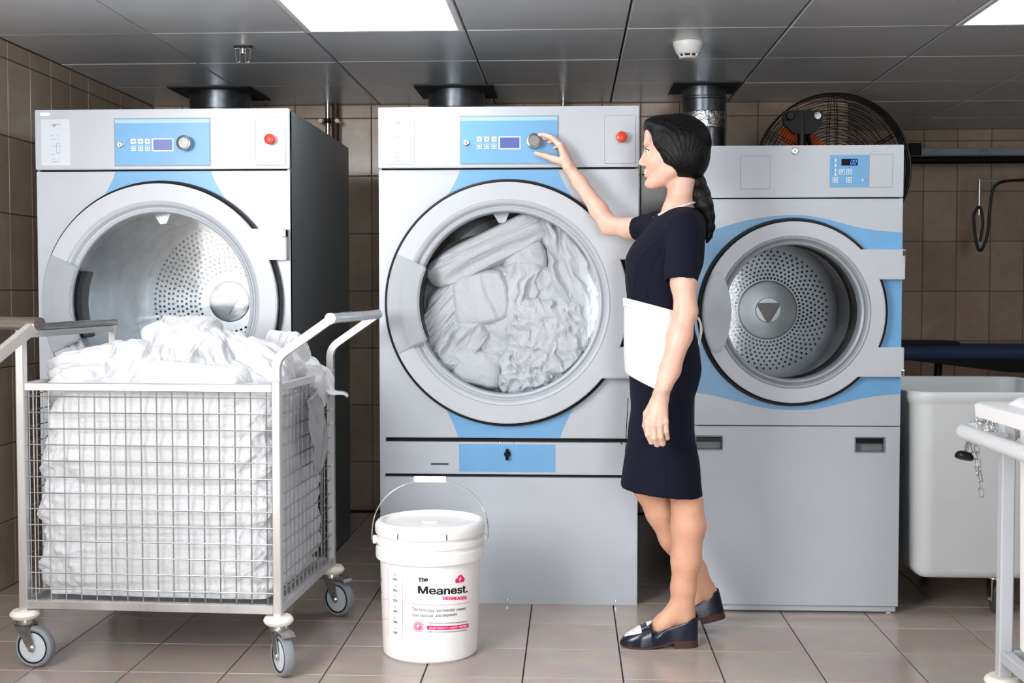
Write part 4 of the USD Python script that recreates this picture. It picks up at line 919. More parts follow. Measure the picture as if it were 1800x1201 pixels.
# big pedestal fan behind the right-hand dryer
FY = 5.93; fc = W(1462, 300, FY); fr_ = 130 / FPX * FY
t = thing('pedestal_fan', 'large black pedestal fan with orange blades behind the smaller dryer', 'fan', (fc[0], FY, 0))
black_wire = M('fan_black_wire', lin(22, 22, 24), .35, metal=.4)
def ring_(r, y, rad, n=72):
    a = np.linspace(0, 2 * math.pi, n, endpoint=False)
    return tube(np.stack([fc[0] + r * np.cos(a), FY + y + 0 * a, fc[2] + r * np.sin(a)], 1), rad, 6, closed=True)
obj('rim_band', lathe([(fr_ - .004, FY - .05), (fr_, FY - .05), (fr_, FY + .05), (fr_ - .004, FY + .05)], 96, 'y', (fc[0], 0, fc[2]), closed=True), black_wire, t)
for s, nr in ((-1, 24), (1, 16)):
    for k in range(nr):
        r = .05 + (fr_ - .05) * (k + .0) / (nr - 1); d = .10 - .05 * (r / fr_) ** 3
        obj('grille_ring', ring_(r, s * d, .0042 if k == nr - 1 else .0017, 72 if r > .15 else 40), black_wire, t)
    for k in range(6):
        for off in (-.006, .006):
            a = math.pi / 2 + 2 * math.pi * k / 6; ca_, sa2 = math.cos(a), math.sin(a)
            P = [(fc[0] + ca_ * r - sa2 * off, FY + s * (.1015 - .05 * (r / fr_) ** 3), fc[2] + sa2 * r + ca_ * off) for r in np.linspace(.03, fr_, 9)]
            obj('grille_spoke', tube(P, .0019, 6), black_wire, t)
obj('motor', lathe([(0, FY - .03), (.06, FY - .03), (.075, FY + .02), (.075, FY + .16), (.06, FY + .19), (0, FY + .19)], 32, 'y', (fc[0], 0, fc[2])), black_plastic, t)
orange = M('fan_blade_orange', lin(214, 92, 26), .4)
for a0 in (138, 258, 18):
    n = 14; rows = []
    for i in range(n):
        r = .06 + (.31 - .06) * i / (n - 1); wd = .06 * math.sin(math.pi * min(1, .25 + .68 * i / (n - 1))) + .01
        for s in (-1, 1):
            a = math.radians(a0) + s * wd / max(r, .1); rows.append((fc[0] + r * math.cos(a), FY + s * .028, fc[2] + r * math.sin(a)))
    V = np.array(rows); V2 = V + (0, .003, 0); F = []
    for i in range(n - 1): a, b, c, d = 2 * i, 2 * i + 1, 2 * i + 3, 2 * i + 2; F += [(a, b, c), (a, c, d)]
    F = np.array(F); rim = [2 * i for i in range(n)] + [2 * i + 1 for i in range(n - 1, -1, -1)]; R = rim[1:] + rim[:1]; m_ = 2 * n
    sd = [(p, q_, q_ + m_) for p, q_ in zip(rim, R)] + [(p, q_ + m_, p + m_) for p, q_ in zip(rim, R)]
    mm_ = trimesh.Trimesh(np.vstack([V, V2]), np.vstack([F, F[:, ::-1] + m_, sd]), process=False); mm_.fix_normals()
    obj('blade', mm_, orange, t, label='orange fan blade')
bx_, bz_ = WX(1410, 212, FY - .13), WZ(1410, 212, FY - .13); by_ = FY - .13
pg = sg.Polygon([(-.092, .042), (-.055, .045), (0, .047), (.06, .045), (.092, .042), (.088, -.02), (.05, -.065), (-.035, -.065), (-.088, -.015)]).buffer(-.006).buffer(.006)
obj('tilt_bracket', extrude(shift(pg, bx_, bz_), by_ - .02, by_ + .014, .004), black_plastic, t)
for s in (-1, 1): obj('bracket_knob', lathe([(0, by_ - .05), (.016, by_ - .05), (.020, by_ - .045), (.020, by_ - .024), (.016, by_ - .02), (0, by_ - .02)], 10, 'y', (bx_ + s * .062, 0, bz_ + .016)), chrome if s > 0 else black_wire, t)
obj('pole', cyl((bx_, by_, .03), (bx_, by_, bz_ + .02), .021, 20), black_plastic, t)
obj('strut', cyl((bx_ + .02, by_, bz_ - .05), (fc[0] - .06, FY - .02, fc[2] - .05), .010, 12), black_plastic, t)
obj('neck', cyl((bx_, by_, 1.60), (fc[0], FY + .05, 1.68), .018, 14), black_plastic, t)
obj('base', lathe([(0, .0), (.2, .0), (.21, .012), (.19, .03), (.03, .05), (0, .05)], 40, 'z', (bx_, by_, 0)), black_plastic, t)
# long rail with cable tray across the recess
xa = XC + .02
t = thing('wall_rail', 'black horizontal pipe running along the recessed wall under the grey tray', 'pipe', (2.5, 7.2, 0)); z = WZ(1700, 281.5, 7.2)
obj('pipe', cyl((xa, 7.2, z), (4.4, 7.2, z), .022), black_plastic, t)
for x in (xa + .25, 3.0, 4.2): obj('wall_bracket', box(x - .012, x + .012, 7.2, YR - .006, z - .01, z + .01, ch=.002), black_wire, t)
t = thing('cable_tray', 'grey cable tray along the recessed wall above the black pipe', 'cable tray', (2.5, 7.36, 0)); z = WZ(1700, 268, 7.36)
tg = M('tray_grey', lin(150, 156, 164), .4)
obj('channel', box(xa, 4.4, 7.33, YR - .009, z - .021, z + .021, ch=.002), tg, t)
obj('junction_box', box(1.98, 2.05, 7.30, 7.34, z - .02, z + .05, ch=.004), black_plastic, t, label='small black junction box')
for px in (1651, 1733):
    x = WX(px, 268, 7.3)
    obj('cable_clip', tube([(x + .026 * math.cos(a), 7.326, z - .012 + .024 * math.sin(a)) for a in np.linspace(.1, math.pi - .1, 12)], .004, 8), print_grey, t)
# ironing table and its iron hanger
YI = 6.55
zt = WZ(1700, 606, YI)
t = thing('ironing_table', 'dark blue padded ironing table on black legs in the recess at the right', 'ironing table', (2.6, YI, 0))
padb = M('pad_navy', lin(44, 60, 96), .7, bump=(120, .0006))
obj('pad', rbox(1.66, 3.6, YI - .19, YI + .19, zt - .075, zt, .034), padb, t)
obj('tray', hull([(x, YI + s * .17, z) for x, z in ((1.72, zt - .072), (3.6, zt - .072), (2.25, zt - .135), (3.6, zt - .16)) for s in (-1, 1)]), black_plastic, t)
obj('pressing_cloth', rbox(1.70, 2.02, YI - .12, YI + .12, zt - .004, zt + .020, .011), M('cloth_dark', lin(40, 30, 30), .9, bump=(60, .002)), t, label='dark folded cloth pad')
for x in (1.93, 3.4): obj('leg', tube(rounded_path([(x - .04, YI, .0), (x - .04, YI, .55), (x + .01, YI, .70), (x + .01, YI, zt - .07)], .1), .02, 14), black_plastic, t)
for x in (1.89, 3.36): obj('foot', box(x - .03, x + .03, YI - .25, YI + .25, 0, .03, ch=.006), black_plastic, t)
YH = 6.95
t = thing('iron_hanger', 'thin metal arm with a drooping black cable above the ironing table', 'hanger', (2.72, YH, zt - .02))
zh = WZ(1760, 317, YH); xh = WX(1722, 318, YH)
obj('arm', tube([(xh - .008, YH, zh - .004), (xh + .85, YH, zh + .006)], .0075, 10), print_grey, t)
obj('arm_drop', cyl((xh, YH, zh + .004), (xh, YH, WZ(1722, 378, YH)), .008, 10), zinc, t)
obj('stand_pole', tube(rounded_path([(xh + .85, YH, zh + .006), (xh + .87, YH - .05, zh - .1), (xh + .87, YI + .2, zt - .03), (xh + .87, YI + .12, zt - .03)], .08), .012, 12), zinc, t)
q = lambda px, py: W(px, py, YH - .012)
obj('cable', tube(smooth_path([q(1800, 316), q(1772, 318), q(1750, 326), q(1742, 350), q(1738, 390), q(1731, 428), q(1723, 441), q(1715, 420), q(1712, 390), q(1715, 370), q(1721, 364), q(1726, 375), q(1727, 400), q(1723, 425)], 90), .0085, 8), rubber, t, label='drooping black cable')
obj('cable_plug', hull([q(1719, 411), q(1726, 411), q(1727, 430), q(1721, 433), q(1721, 411) + (0, .02, 0), q(1726, 430) + (0, .02, 0)]), M('plug_grey', lin(176, 178, 180), .5), t, label='grey cable connector')
# grey plastic tub on casters
tub_grey = M('tub_grey_plastic', lin(214, 219, 222), .38, rvar=.06, var=.02)
TX0, TX1, TY0, TY1 = 1.207, 1.86, 4.35, 5.2
z0, z1 = WZ(1700, 1021, TY0), WZ(1700, 690, TY0)
t = thing('laundry_bin', 'big grey plastic laundry tub on casters beside the smaller dryer', 'laundry bin', ((TX0 + TX1) / 2, (TY0 + TY1) / 2, 0))
def rr_loop(x0, x1, y0, y1, r, n=7):
    P = []
    for cx_, cy_, a in ((x1 - r, y1 - r, 0), (x0 + r, y1 - r, 90), (x0 + r, y0 + r, 180), (x1 - r, y0 + r, 270)):
        for k in range(n): b = math.radians(a + 90 * k / (n - 1)); P.append((cx_ + r * math.cos(b), cy_ + r * math.sin(b)))
    return P
def loft_loops(loops, cap0=True, cap1=False):
    V, F = [], []; n = len(loops[0][0])
    for P, z in loops: V += [(x, y, z) for x, y in P]
    for i in range(len(loops) - 1):
        for k in range(n):
            l = (k + 1) % n; a, b, c, d = i * n + k, i * n + l, (i + 1) * n + l, (i + 1) * n + k; F += [(a, b, c), (a, c, d)]
    for on, i in ((cap0, 0), (cap1, len(loops) - 1)):
        if on:
            c = np.mean([V[i * n + k] for k in range(n)], 0); V.append(tuple(c)); ci = len(V) - 1
            F += [(ci, i * n + (k + 1) % n, i * n + k) if i == 0 else (ci, i * n + k, i * n + (k + 1) % n) for k in range(n)]
    return trimesh.Trimesh(np.array(V), np.array(F), process=False)
L = lambda ins, r: rr_loop(TX0 + ins, TX1 - ins, TY0 + ins, TY1 - ins, r)
obj('tub', loft_loops([(L(.045, .03), z0), (L(.032, .05), z0 + .008), (L(.022, .06), z0 + .03), (L(.010, .065), z1 - .05), (L(.001, .07), z1 - .035), (L(-.004, .075), z1 - .02), (L(-.002, .075), z1 - .004), (L(.008, .07), z1), (L(.020, .06), z1 - .006), (L(.024, .06), z1 - .03), (L(.034, .06), z0 + .03), (L(.05, .04), z0 + .014)], True, True), tub_grey, t)
for x, y in ((WX(1750, 1045, TY0 + .10), TY0 + .10), (TX1 - .08, TY1 - .10), (TX0 + .12, TY1 - .10), (TX0 + .22, TY1 - .22)):
    if True:
        obj('caster_bracket', cat_([lathe([(0, z0 - .012), (.036, z0 - .012), (.036, z0 + .002), (0, z0 + .002)], 20, 'z', (x, y, 0)), box(x - .026, x - .021, y - .03, y + .02, .045, z0 - .01), box(x + .021, x + .026, y - .03, y + .02, .045, z0 - .01), cyl((x - .034, y - .01, .05), (x + .034, y - .01, .05), .007, 12)]), chrome, t)
        obj('caster_wheel', lathe([(0, -.017), (.036, -.017), (.046, -.014), (.05, -.006), (.05, .006), (.046, .014), (.036, .017), (0, .017)], 36, 'x', (x, y - .01, .05)), M('caster_dark', lin(78, 80, 84), .6), t)
# white tub cart at the right edge, with its push rail and chain
frame_grey = M('frame_grey_paint', lin(186, 190, 195), .4)
white_tub = M('tub_white', lin(238, 240, 242), .35)
FX0, FX1, FY0, FY1 = 1.041, 1.60, 1.75, 3.02
t = thing('tub_cart', 'white plastic tub in a grey frame with push rail, cut off by the right edge', 'laundry cart', ((FX0 + FX1) / 2, (FY0 + FY1) / 2, 0))
zr = .808
for x in (FX0 + .016, FX1 - .016):
    for y in (FY0 + .016, FY1 - .016):
        obj('post', box(x - .016, x + .016, y - .016, y + .016, .214, .86, ch=.003), frame_grey, t)
        C_ = (x, y, 0)
        obj('bumper_disc', lathe([(0, .19), (.036, .19), (.043, .196), (.0455, .203), (.043, .21), (.036, .216), (0, .216)], 32, 'z', C_), nylon, t)
        obj('caster_fork', cat_([lathe([(0, .19), (.027, .19), (.027, .165), (0, .165)], 20, 'z', C_), box(x - .0225, x - .0185, y - .02, y + .05, .065, .167), box(x + .0185, x + .0225, y - .02, y + .05, .065, .167), box(x - .0225, x + .0225, y - .02, y + .05, .163, .168)]), zinc, t)
        w = obj('wheel', lathe([(0, -.015), (.062, -.0165), (.073, -.010), (.075, 0), (.073, .010), (.062, .0165), (0, .015)], 40, 'x', (x, y + .03, .075)), tire_grey, t)
        obj('wheel_hub', lathe([(0, -.0175), (.05, -.0175), (.052, .0175), (0, .0175)], 32, 'x', (x, y + .03, .075)), hub_grey, w)
for x in (FX0 + .016, FX1 - .016):
    obj('bottom_rail', box(x - .014, x + .014, FY0 + .032, FY1 - .032, .252, .282, ch=.003), frame_grey, t)
    obj('top_rail', box(x - .012, x + .012, FY0 + .032, FY1 - .032, .835, .86, ch=.003), frame_grey, t)
for y in (FY0 + .016, FY1 - .016):
    obj('bottom_rail', box(FX0 + .032, FX1 - .032, y - .014, y + .014, .252, .282, ch=.003), frame_grey, t)
    obj('top_rail', box(FX0 + .032, FX1 - .032, y - .012, y + .012, .835, .86, ch=.003), frame_grey, t)
obj('push_rail', tube(rounded_path([(.967, 1.7, zr), (.967, 3.085, zr), (1.665, 3.085, zr), (1.665, 1.7, zr)], .05, 8), .0185, 20), M('rail_white_paint', lin(222, 225, 228), .35), t, label='pale round push rail')
for y in (FY1 - .03, FY0 + .03):
    for x0_, x1_ in ((.967, FX0 + .01), (FX1 - .01, 1.665)): obj('rail_bracket', box(x0_, x1_, y - .012, y + .012, zr - .006, zr + .006, ch=.002), frame_grey, t)
B = lambda ins, r: rr_loop(FX0 + .027 + ins, FX1 - .027 - ins, FY0 + .027 + ins, FY1 - .027 - ins, r)
BT = lambda o, r: rr_loop(FX0 - o, FX1 + o, FY0 - o, FY1 + .004 * 0 - .03 + 0 * o, r)
obj('tub', loft_loops([(B(.02, .03), .286), (B(.006, .05), .30), (B(0, .05), .83), (B(.004, .05), .862)], True, True), white_tub, t, label='white plastic tub')
zl_ = WZ(1714, 724, 2.86)
lo = lambda o, r: rr_loop(.925 - o, 1.70 + o, 1.70 - o, 2.86 + o, r)
obj('lid', loft_loops([(lo(-.01, .03), .866), (lo(0, .03), .868), (lo(.002, .03), .895), (lo(-.006, .03), .901), (lo(-.05, .05), .902), (lo(-.062, .06), .916), (lo(-.075, .06), .921)], True, True), white_tub, t, label='white overhanging lid')
# chain wound on the rail, with a black plug
ch = thing('chain', 'thin metal chain wound round the push rail of the white tub cart', 'chain', (1.02, 3.085, zr))
def link(c, d, up_, l=.012, w=.0055, r=.0013):
    d = np.array(d, float); d /= np.linalg.norm(d); u = np.array(up_, float); u -= d * u.dot(d); u /= np.linalg.norm(u)
    P = [np.array(c) + d * ((l - w) * (1 if math.cos(a) > 0 else -1) + w * math.cos(a)) + u * w * math.sin(a) for a in np.linspace(0, 2 * math.pi, 16, endpoint=False)]
    return tube(P, r, 6, closed=True)
rg = random.Random(8)
k = 0
for turn in range(9):
    xt = 1.006 + .0105 * turn
    for a in np.linspace(0, 2 * math.pi, 7, endpoint=False):
        a += rg.uniform(-.2, .2); r = .0215
        c = (xt + rg.uniform(-.004, .004) + .0105 * a / 6.28, 3.085 + r * math.cos(a), zr + r * math.sin(a))
        obj('link', link(c, (.35 * rg.uniform(-1, 1), -math.sin(a), math.cos(a)), (1, 0, 0) if k % 2 else (0, math.cos(a), math.sin(a))), chrome, ch); k += 1
z = zr - .026
for j in range(8): obj('link', link((1.002 + .002 * j, 3.062, z - .018 * j), (.12, 0, -1), (1, 0, 0) if j % 2 else (0, 1, 0)), chrome, ch)
for j in range(5): obj('link', link((.992 + .0048 * j, 3.060, z - .016 - .018 * j), (.28, 0, -1), (1, 0, 0) if j % 2 else (0, 1, 0)), chrome, ch)
obj('plug_stem', cyl((.984, 3.060, zr - .018), (.976, 3.060, zr - .05), .005, 10), chrome, ch)
obj('plug', xform(lathe([(0, .009), (.014, .009), (.019, .006), (.0225, 0), (.0225, -.006), (.020, -.009), (0, -.010)], 32), ry=14, rx=-12, t=(.973, 3.060, zr - .060)), black_plastic, ch, label='round black rubber plug')
# ------------------------------------------------------------------ the woman
def smin(a, b, k):
    h = np.clip(.5 + .5 * (b - a) / k, 0, 1); return b + (a - b) * h - k * h * (1 - h)
def smax(a, b, k): return -smin(-a, -b, k)
def cone(p, a, b, ra, rb):
    a, b = np.array(a), np.array(b); ba = b - a; h = np.clip(((p - a) @ ba) / (ba @ ba), 0, 1)
    return np.linalg.norm(p - a - h[:, None] * ba, axis=1) - (ra + (rb - ra) * h)
def chain(p, pts, k):
    d = None
    for (a, ra), (b, rb) in zip(pts, pts[1:]):
        e = cone(p, a, b, ra, rb); d = e if d is None else smin(d, e, k)
    return d
def ell(p, c, r):
    q = (p - np.array(c)) / np.array(r); l = np.linalg.norm(q, axis=1); return (l - 1) * min(r) * .5 + (l - 1) * np.mean(r) * .5
def nets(f, lo, hi, h, B=12):
    """surface nets of f over the box lo..hi with cells of h; only blocks near the surface are evaluated"""
    lo, hi = np.array(lo, float), np.array(hi, float)
    nb = np.maximum(1, np.ceil((hi - lo) / h / B).astype(int)); n = nb * B + 1
    ci = np.stack(np.meshgrid(*[np.arange(k) for k in nb], indexing='ij'), -1).reshape(-1, 3)
    dc_ = f(lo + (ci + .5) * B * h)
    act = np.abs(dc_) < B * h * .95 + 3 * h
    val = np.empty(n, np.float32)
    sg_ = np.where(dc_ < 0, -1., 1.).reshape(nb)
    big = np.repeat(np.repeat(np.repeat(sg_, B, 0), B, 1), B, 2); val[:] = np.pad(big, ((0, 1),) * 3, mode='edge')
    loc = np.stack(np.meshgrid(*[np.arange(B + 1)] * 3, indexing='ij'), -1).reshape(-1, 3)
    pts = (ci[act][:, None] * B + loc[None]).reshape(-1, 3)
    fl_ = np.ravel_multi_index(pts.T, n); fl_, ui = np.unique(fl_, return_index=True); pts = pts[ui]
    out = np.concatenate([f(lo + c * h) for c in np.array_split(pts, max(1, len(pts) // 200000))])
    val.reshape(-1)[fl_] = out
    s = val < 0; cs = np.zeros(n - 1, np.int8)
    for a, b, c in np.ndindex(2, 2, 2): cs += s[a:n[0] - 1 + a, b:n[1] - 1 + b, c:n[2] - 1 + c]
    cell = (cs > 0) & (cs < 8); idc = -np.ones(n - 1, np.int64); cc = np.argwhere(cell); idc[cell] = np.arange(len(cc))
    acc, cnt = np.zeros((len(cc), 3)), np.zeros(len(cc))
    for ax in range(3):
        o1, o2 = [k for k in range(3) if k != ax]
        for a, b in np.ndindex(2, 2):
            q = cc.copy(); q[:, o1] += a; q[:, o2] += b; r = q.copy(); r[:, ax] += 1
            v0, v1 = val[tuple(q.T)], val[tuple(r.T)]; m = (v0 < 0) != (v1 < 0)
            t = np.where(m, v0 / (v0 - v1 + 1e-20), 0); P = q.astype(float); P[:, ax] += t
            acc[m] += P[m]; cnt[m] += 1
    V = lo + acc / np.maximum(cnt, 1)[:, None] * h; F = []
    for ax in range(3):
        o1, o2 = (ax + 1) % 3, (ax + 2) % 3
        sl0, sl1 = [slice(None)] * 3, [slice(None)] * 3; sl0[ax], sl1[ax] = slice(0, -1), slice(1, None)
        e = s[tuple(sl0)] != s[tuple(sl1)]; q = np.argwhere(e); q = q[(q[:, o1] > 0) & (q[:, o2] > 0) & (q[:, o1] < n[o1] - 1) & (q[:, o2] < n[o2] - 1)]
        inside = s[tuple(q.T)]
        def at_(d1, d2): k = q.copy(); k[:, o1] -= d1; k[:, o2] -= d2; return idc[tuple(k.T)]
        A, B_, C, D = at_(1, 1), at_(0, 1), at_(0, 0), at_(1, 0)
        quad = np.stack([A, B_, C, D], 1); quad[~inside] = quad[~inside][:, ::-1]
        F += [quad[:, [0, 1, 2]], quad[:, [0, 2, 3]]]
    F = np.concatenate(F); F = F[(F >= 0).all(1)]
    return trimesh.Trimesh(V, F, process=False)

YW = 4.03
skin = usdkit.material(stage, '/World/Looks/skin', {'g': ('geometry', {}), 's': ('separate_xyz', {}), 'mr': ('map_range', {'from_min': .60, 'from_max': .66, 'to_min': 0.0, 'to_max': 1.0, 'clamp': True}),
    'n': ('noise_texture', {'scale': 28.0, 'detail': 3.0}), 'r': ('rgb_ramp', {'ramp': [(.3, lin(232, 182, 162)), (.7, lin(240, 195, 177))]}), 'r2': ('rgb_ramp', {'ramp': [(.3, lin(218, 164, 136)), (.7, lin(227, 175, 147))]}),
    'mx': ('mix_color', {}), 'n3': ('noise_texture', {'scale': 300.0}), 'b': ('bump', {'strength': .4, 'distance': .0004}), 'p': ('principled_bsdf', {'roughness': .45, 'subsurface_weight': .25, 'subsurface_scale': .012, 'subsurface_radius': (1, .35, .2)})},
    [('g.position', 's.vector'), ('s.z', 'mr.value'), ('mr.result', 'mx.fac'), ('g.position', 'n.vector'), ('g.position', 'n3.vector'), ('n.fac', 'r.fac'), ('n.fac', 'r2.fac'), ('r2.color', 'mx.a'), ('r.color', 'mx.b'), ('mx.result', 'p.base_color'), ('n3.fac', 'b.height'), ('b.normal', 'p.normal')], surface='p.BSDF')
navy = M('dress_navy_cloth', lin(17, 20, 36), .85, var=.06, vscale=50, bump=(1400, .0003), specular_ior_level=.2)
apron_white = M('apron_white_cloth', lin(240, 240, 238), .8, bump=(900, .0003))
hair_mat = usdkit.material(stage, '/World/Looks/black_hair', {'g': ('texture_coordinate', {}), 'gp': ('geometry', {}), 'mp': ('mapping', {'scale': (1, 1, .25), 'rotation': (0, .5, 0)}), 'n': ('noise_texture', {'scale': 330.0, 'detail': 3.0, 'distortion': .6}), 'b': ('bump', {'strength': 1.0, 'distance': .0022}),
    'p': ('principled_bsdf', {'base_color': lin(9, 8, 9), 'roughness': .36, 'specular_ior_level': .22})}, [('gp.position', 'mp.vector'), ('mp.vector', 'n.vector'), ('n.fac', 'b.height'), ('b.normal', 'p.normal')], surface='p.BSDF')

# head frame: forward u, toward the camera v, up w
HC = W(1188, 255, YW); HT = math.radians(11)
HU, HV, HW_ = np.array([-math.cos(HT), math.sin(HT), 0]), np.array([-math.sin(HT), -math.cos(HT), 0]), np.array([0, 0, 1.0])
HM = np.stack([HU, HV, HW_])
def H(u, v, w): return HC + u * HU + v * HV + w * HW_
def head_sdf(P):
    p = (P - HC) @ HM.T
    q = p.copy(); q[:, 1] = np.abs(q[:, 1])
    d = ell(p, (-.004, 0, .0), (.095, .073, .09))
    d = smin(d, ell(p, (.040, 0, -.052), (.058, .058, .082)), .03)
    d = smin(d, cone(q, (.005, .046, -.082), (.070, .020, -.124), .018, .016), .025)
    d = smin(d, cone(q, (.005, .050, -.04), (.005, .046, -.085), .018, .018), .02)
    d = smin(d, ell(p, (.084, 0, -.124), (.017, .019, .015)), .018)
    d = smin(d, ell(q, (.066, .034, -.052), (.026, .024, .026)), .02)                 # cheek
    d = smin(d, ell(q, (.085, .026, .004), (.014, .026, .008)), .014)                 # brow
    d = smin(d, ell(p, (.085, 0, .03), (.016, .05, .035)), .02)                       # forehead
    d = smax(d, -ell(q, (.099, .030, -.019), (.014, .016, .010)), .008)               # eye socket
    nose = cone(p, (.094, 0, -.012), (.1135, 0, -.055), .0065, .0082)
    nose = smin(nose, ell(q, (.106, .009, -.060), (.010, .0065, .006)), .006)
    d = smin(d, nose, .008)
    d = smin(d, ell(p, (.090, 0, -.088), (.012, .026, .012)), .012)                    # mouth mound
    d = smin(d, ell(p, (.0985, 0, -.080), (.0062, .018, .0040)), .004)
    d = smin(d, ell(p, (.0955, 0, -.0985), (.0068, .016, .0048)), .004)
    d = smax(d, -ell(q, (.0995, 0.004, -.0895), (.008, .022, .0032)), .003)            # parted lips
    ear = np.minimum(ell(q, (-.004, .071, -.040), (.018, .007, .030)), ell(q, (.004, .068, -.068), (.008, .006, .010)))
    d = smin(d, ear, .006)
    neck = smin(cone(P, H(-.028, 0, -.075), W(1191, 376, YW), .041, .0455), cone(P, W(1191, 378, YW), W(1192, 398, YW), .048, .075), .03)
    return smin(d, neck, .018)
def pts(L): return [(W(x, y, Y), r) for x, y, Y, r in L]
near_arm = pts([(1203, 412, 3.865, .050), (1202, 498, 3.835, .0385), (1205.5, 548, 3.825, .0345), (1195, 590, 3.812, .0365), (1178, 650, 3.79, .0300), (1162, 692, 3.77, .0250)])
far_arm = pts([(1150, 398, 4.165, .046), (1108, 402, 4.235, .0335), (1072, 397, 4.30, .0320), (1052, 368, 4.325, .0300), (1020, 322, 4.375, .0240), (1001, 295, 4.398, .0200)])
near_leg = pts([(1180, 680, 3.96, .085), (1206, 858, 3.965, .0525), (1210, 925, 3.97, .0535), (1206, 985, 3.973, .0465), (1201, 1035, 3.975, .0385), (1202, 1080, 3.975, .033)])
far_leg = pts([(1165, 690, 4.10, .085), (1142, 855, 4.11, .054), (1164, 900, 4.118, .053), (1186, 945, 4.13, .050), (1220, 1002, 4.148, .0395), (1242, 1042, 4.155, .033)])
near_foot = [pts([(1202, 1080, 3.975, .033), (1207, 1103, 3.975, .029)]), pts([(1198, 1062, 3.975, .034), (1168, 1096, 3.975, .031), (1138, 1116, 3.975, .026), (1112, 1122, 3.97, .018)])]
far_foot = [pts([(1242, 1042, 4.155, .031), (1249, 1060, 4.155, .025)]), pts([(1236, 1045, 4.155, .032), (1210, 1076, 4.152, .029), (1182, 1094, 4.15, .022)])]
FN = [  # the hanging hand's fingers: knuckle, two joints, tip
    [(1139, 743, 3.757, .0105), (1139, 764, 3.752, .0092), (1145, 777, 3.767, .0085), (1152, 775, 3.787, .0072)],
    [(1149, 748, 3.749, .0108), (1150, 770, 3.746, .0094), (1155, 782, 3.763, .0086), (1160, 778, 3.785, .0074)],
    [(1160, 747, 3.748, .0104), (1161.5, 768, 3.746, .0092), (1165, 780, 3.762, .0084), (1167, 776, 3.783, .0072)],
    [(1169.5, 741, 3.752, .0094), (1171, 759, 3.751, .0082), (1173, 770, 3.763, .0074), (1173, 769, 3.781, .0064)]]
TN = [(1151, 706, 3.775, .0150), (1138, 728, 3.787, .0130), (1135, 748, 3.795, .0105), (1138, 764, 3.800, .0080)]
FF = [  # the far hand on the dial
    [(985, 256, 4.402, .0105), (969, 241.5, 4.420, .0088), (957, 237.5, 4.432, .0080), (948, 237, 4.436, .0066)],
    [(989, 259, 4.415, .0106), (975, 244, 4.441, .0088), (963, 241.5, 4.452, .0080), (955, 244, 4.455, .0068)],
    [(993, 265, 4.426, .0102), (982, 250, 4.450, .0086), (972, 247, 4.459, .0078), (965, 250, 4.460, .0066)],
    [(996, 272, 4.434, .0092), (988, 260, 4.454, .0078), (980, 257, 4.460, .0070), (974, 260, 4.461, .0060)]]
TF = [(992, 285, 4.400, .0140), (975, 280.5, 4.412, .0125), (957, 274, 4.428, .0098), (941.5, 269.5, 4.438, .0072)]
def hand(P, wrist, F_, T_, kn):
    d = None
    for fg in F_:
        c = cone(P, wrist[0], W(*fg[0][:3]), wrist[1], fg[0][3]); d = c if d is None else smin(d, c, .006)
    for f0, f1 in zip(F_, F_[1:]):                                   # the flat of the palm
        d = smin(d, cone(P, W(*f0[0][:3]), W(*f1[0][:3]), f0[0][3] * .95, f1[0][3] * .95), .006)
    for fg in F_: d = smin(d, chain(P, pts(fg), .0025), .0030)
    d = smin(d, chain(P, [wrist] + pts(T_), .005), .007)
    return d
near_wrist = (W(1161, 700, 3.767), .0235); far_wrist = (W(1000, 293, 4.40), .0195)
def torso_sdf(P):
    d = chain(P, [(W(1172, 690, YW), .10), (W(1172, 560, YW), .085), (W(1180, 440, YW), .09)], .05)
    d = smin(d, chain(P, [(W(1200, 408, 3.885), .048), (W(1192, 402, YW), .062), (W(1152, 400, 4.155), .046)], .03), .04)
    return d
def body_sdf(P):
    d = torso_sdf(P)
    d = smax(d, np.minimum(trunk(P), yoke_sdf(P)) + .005 - 8 * np.maximum(0, P[:, 2] - W(1190, 372, YW)[2] + .02), .004)
    d = smin(d, head_sdf(P), .015)
    for c, a, b, r0, r1 in ((near_arm, nsA, nsB, .054, .0535), (far_arm, fsA, fsB, .050, .040)):
        ax = (b - a) / np.linalg.norm(b - a)
        d = smin(d, smax(chain(P, c, .02), np.minimum(cone(P, a, b, r0, r1), yoke_sdf(P)) + .005 - 8 * np.maximum(0, (P - b) @ ax + .012), .003), .006)
    dl_ = smin(smin(chain(P, near_leg, .02), chain(P, near_foot[0], .01), .02), chain(P, near_foot[1], .015), .02)
    df_ = smin(smin(chain(P, far_leg, .02), chain(P, far_foot[0], .01), .02), chain(P, far_foot[1], .015), .02)
    lg = smax(np.minimum(dl_, df_), trunk(P) + .0105 - 8 * np.maximum(0, hemz + .004 + .10 * (W(1165, 860, YW)[0] - P[:, 0]) - P[:, 2]), .003)
    d = smin(d, lg, .01)
    d = smin(d, hand(P, near_wrist, FN, TN, 0), .008)
    return smin(d, hand(P, far_wrist, FF, TF, 1), .008)
wt = thing('person', 'woman with black ponytail, navy dress and white apron turning the middle dryer dial', 'person', (W(1180, 1130, 3.98)[0], 4.03, 0))
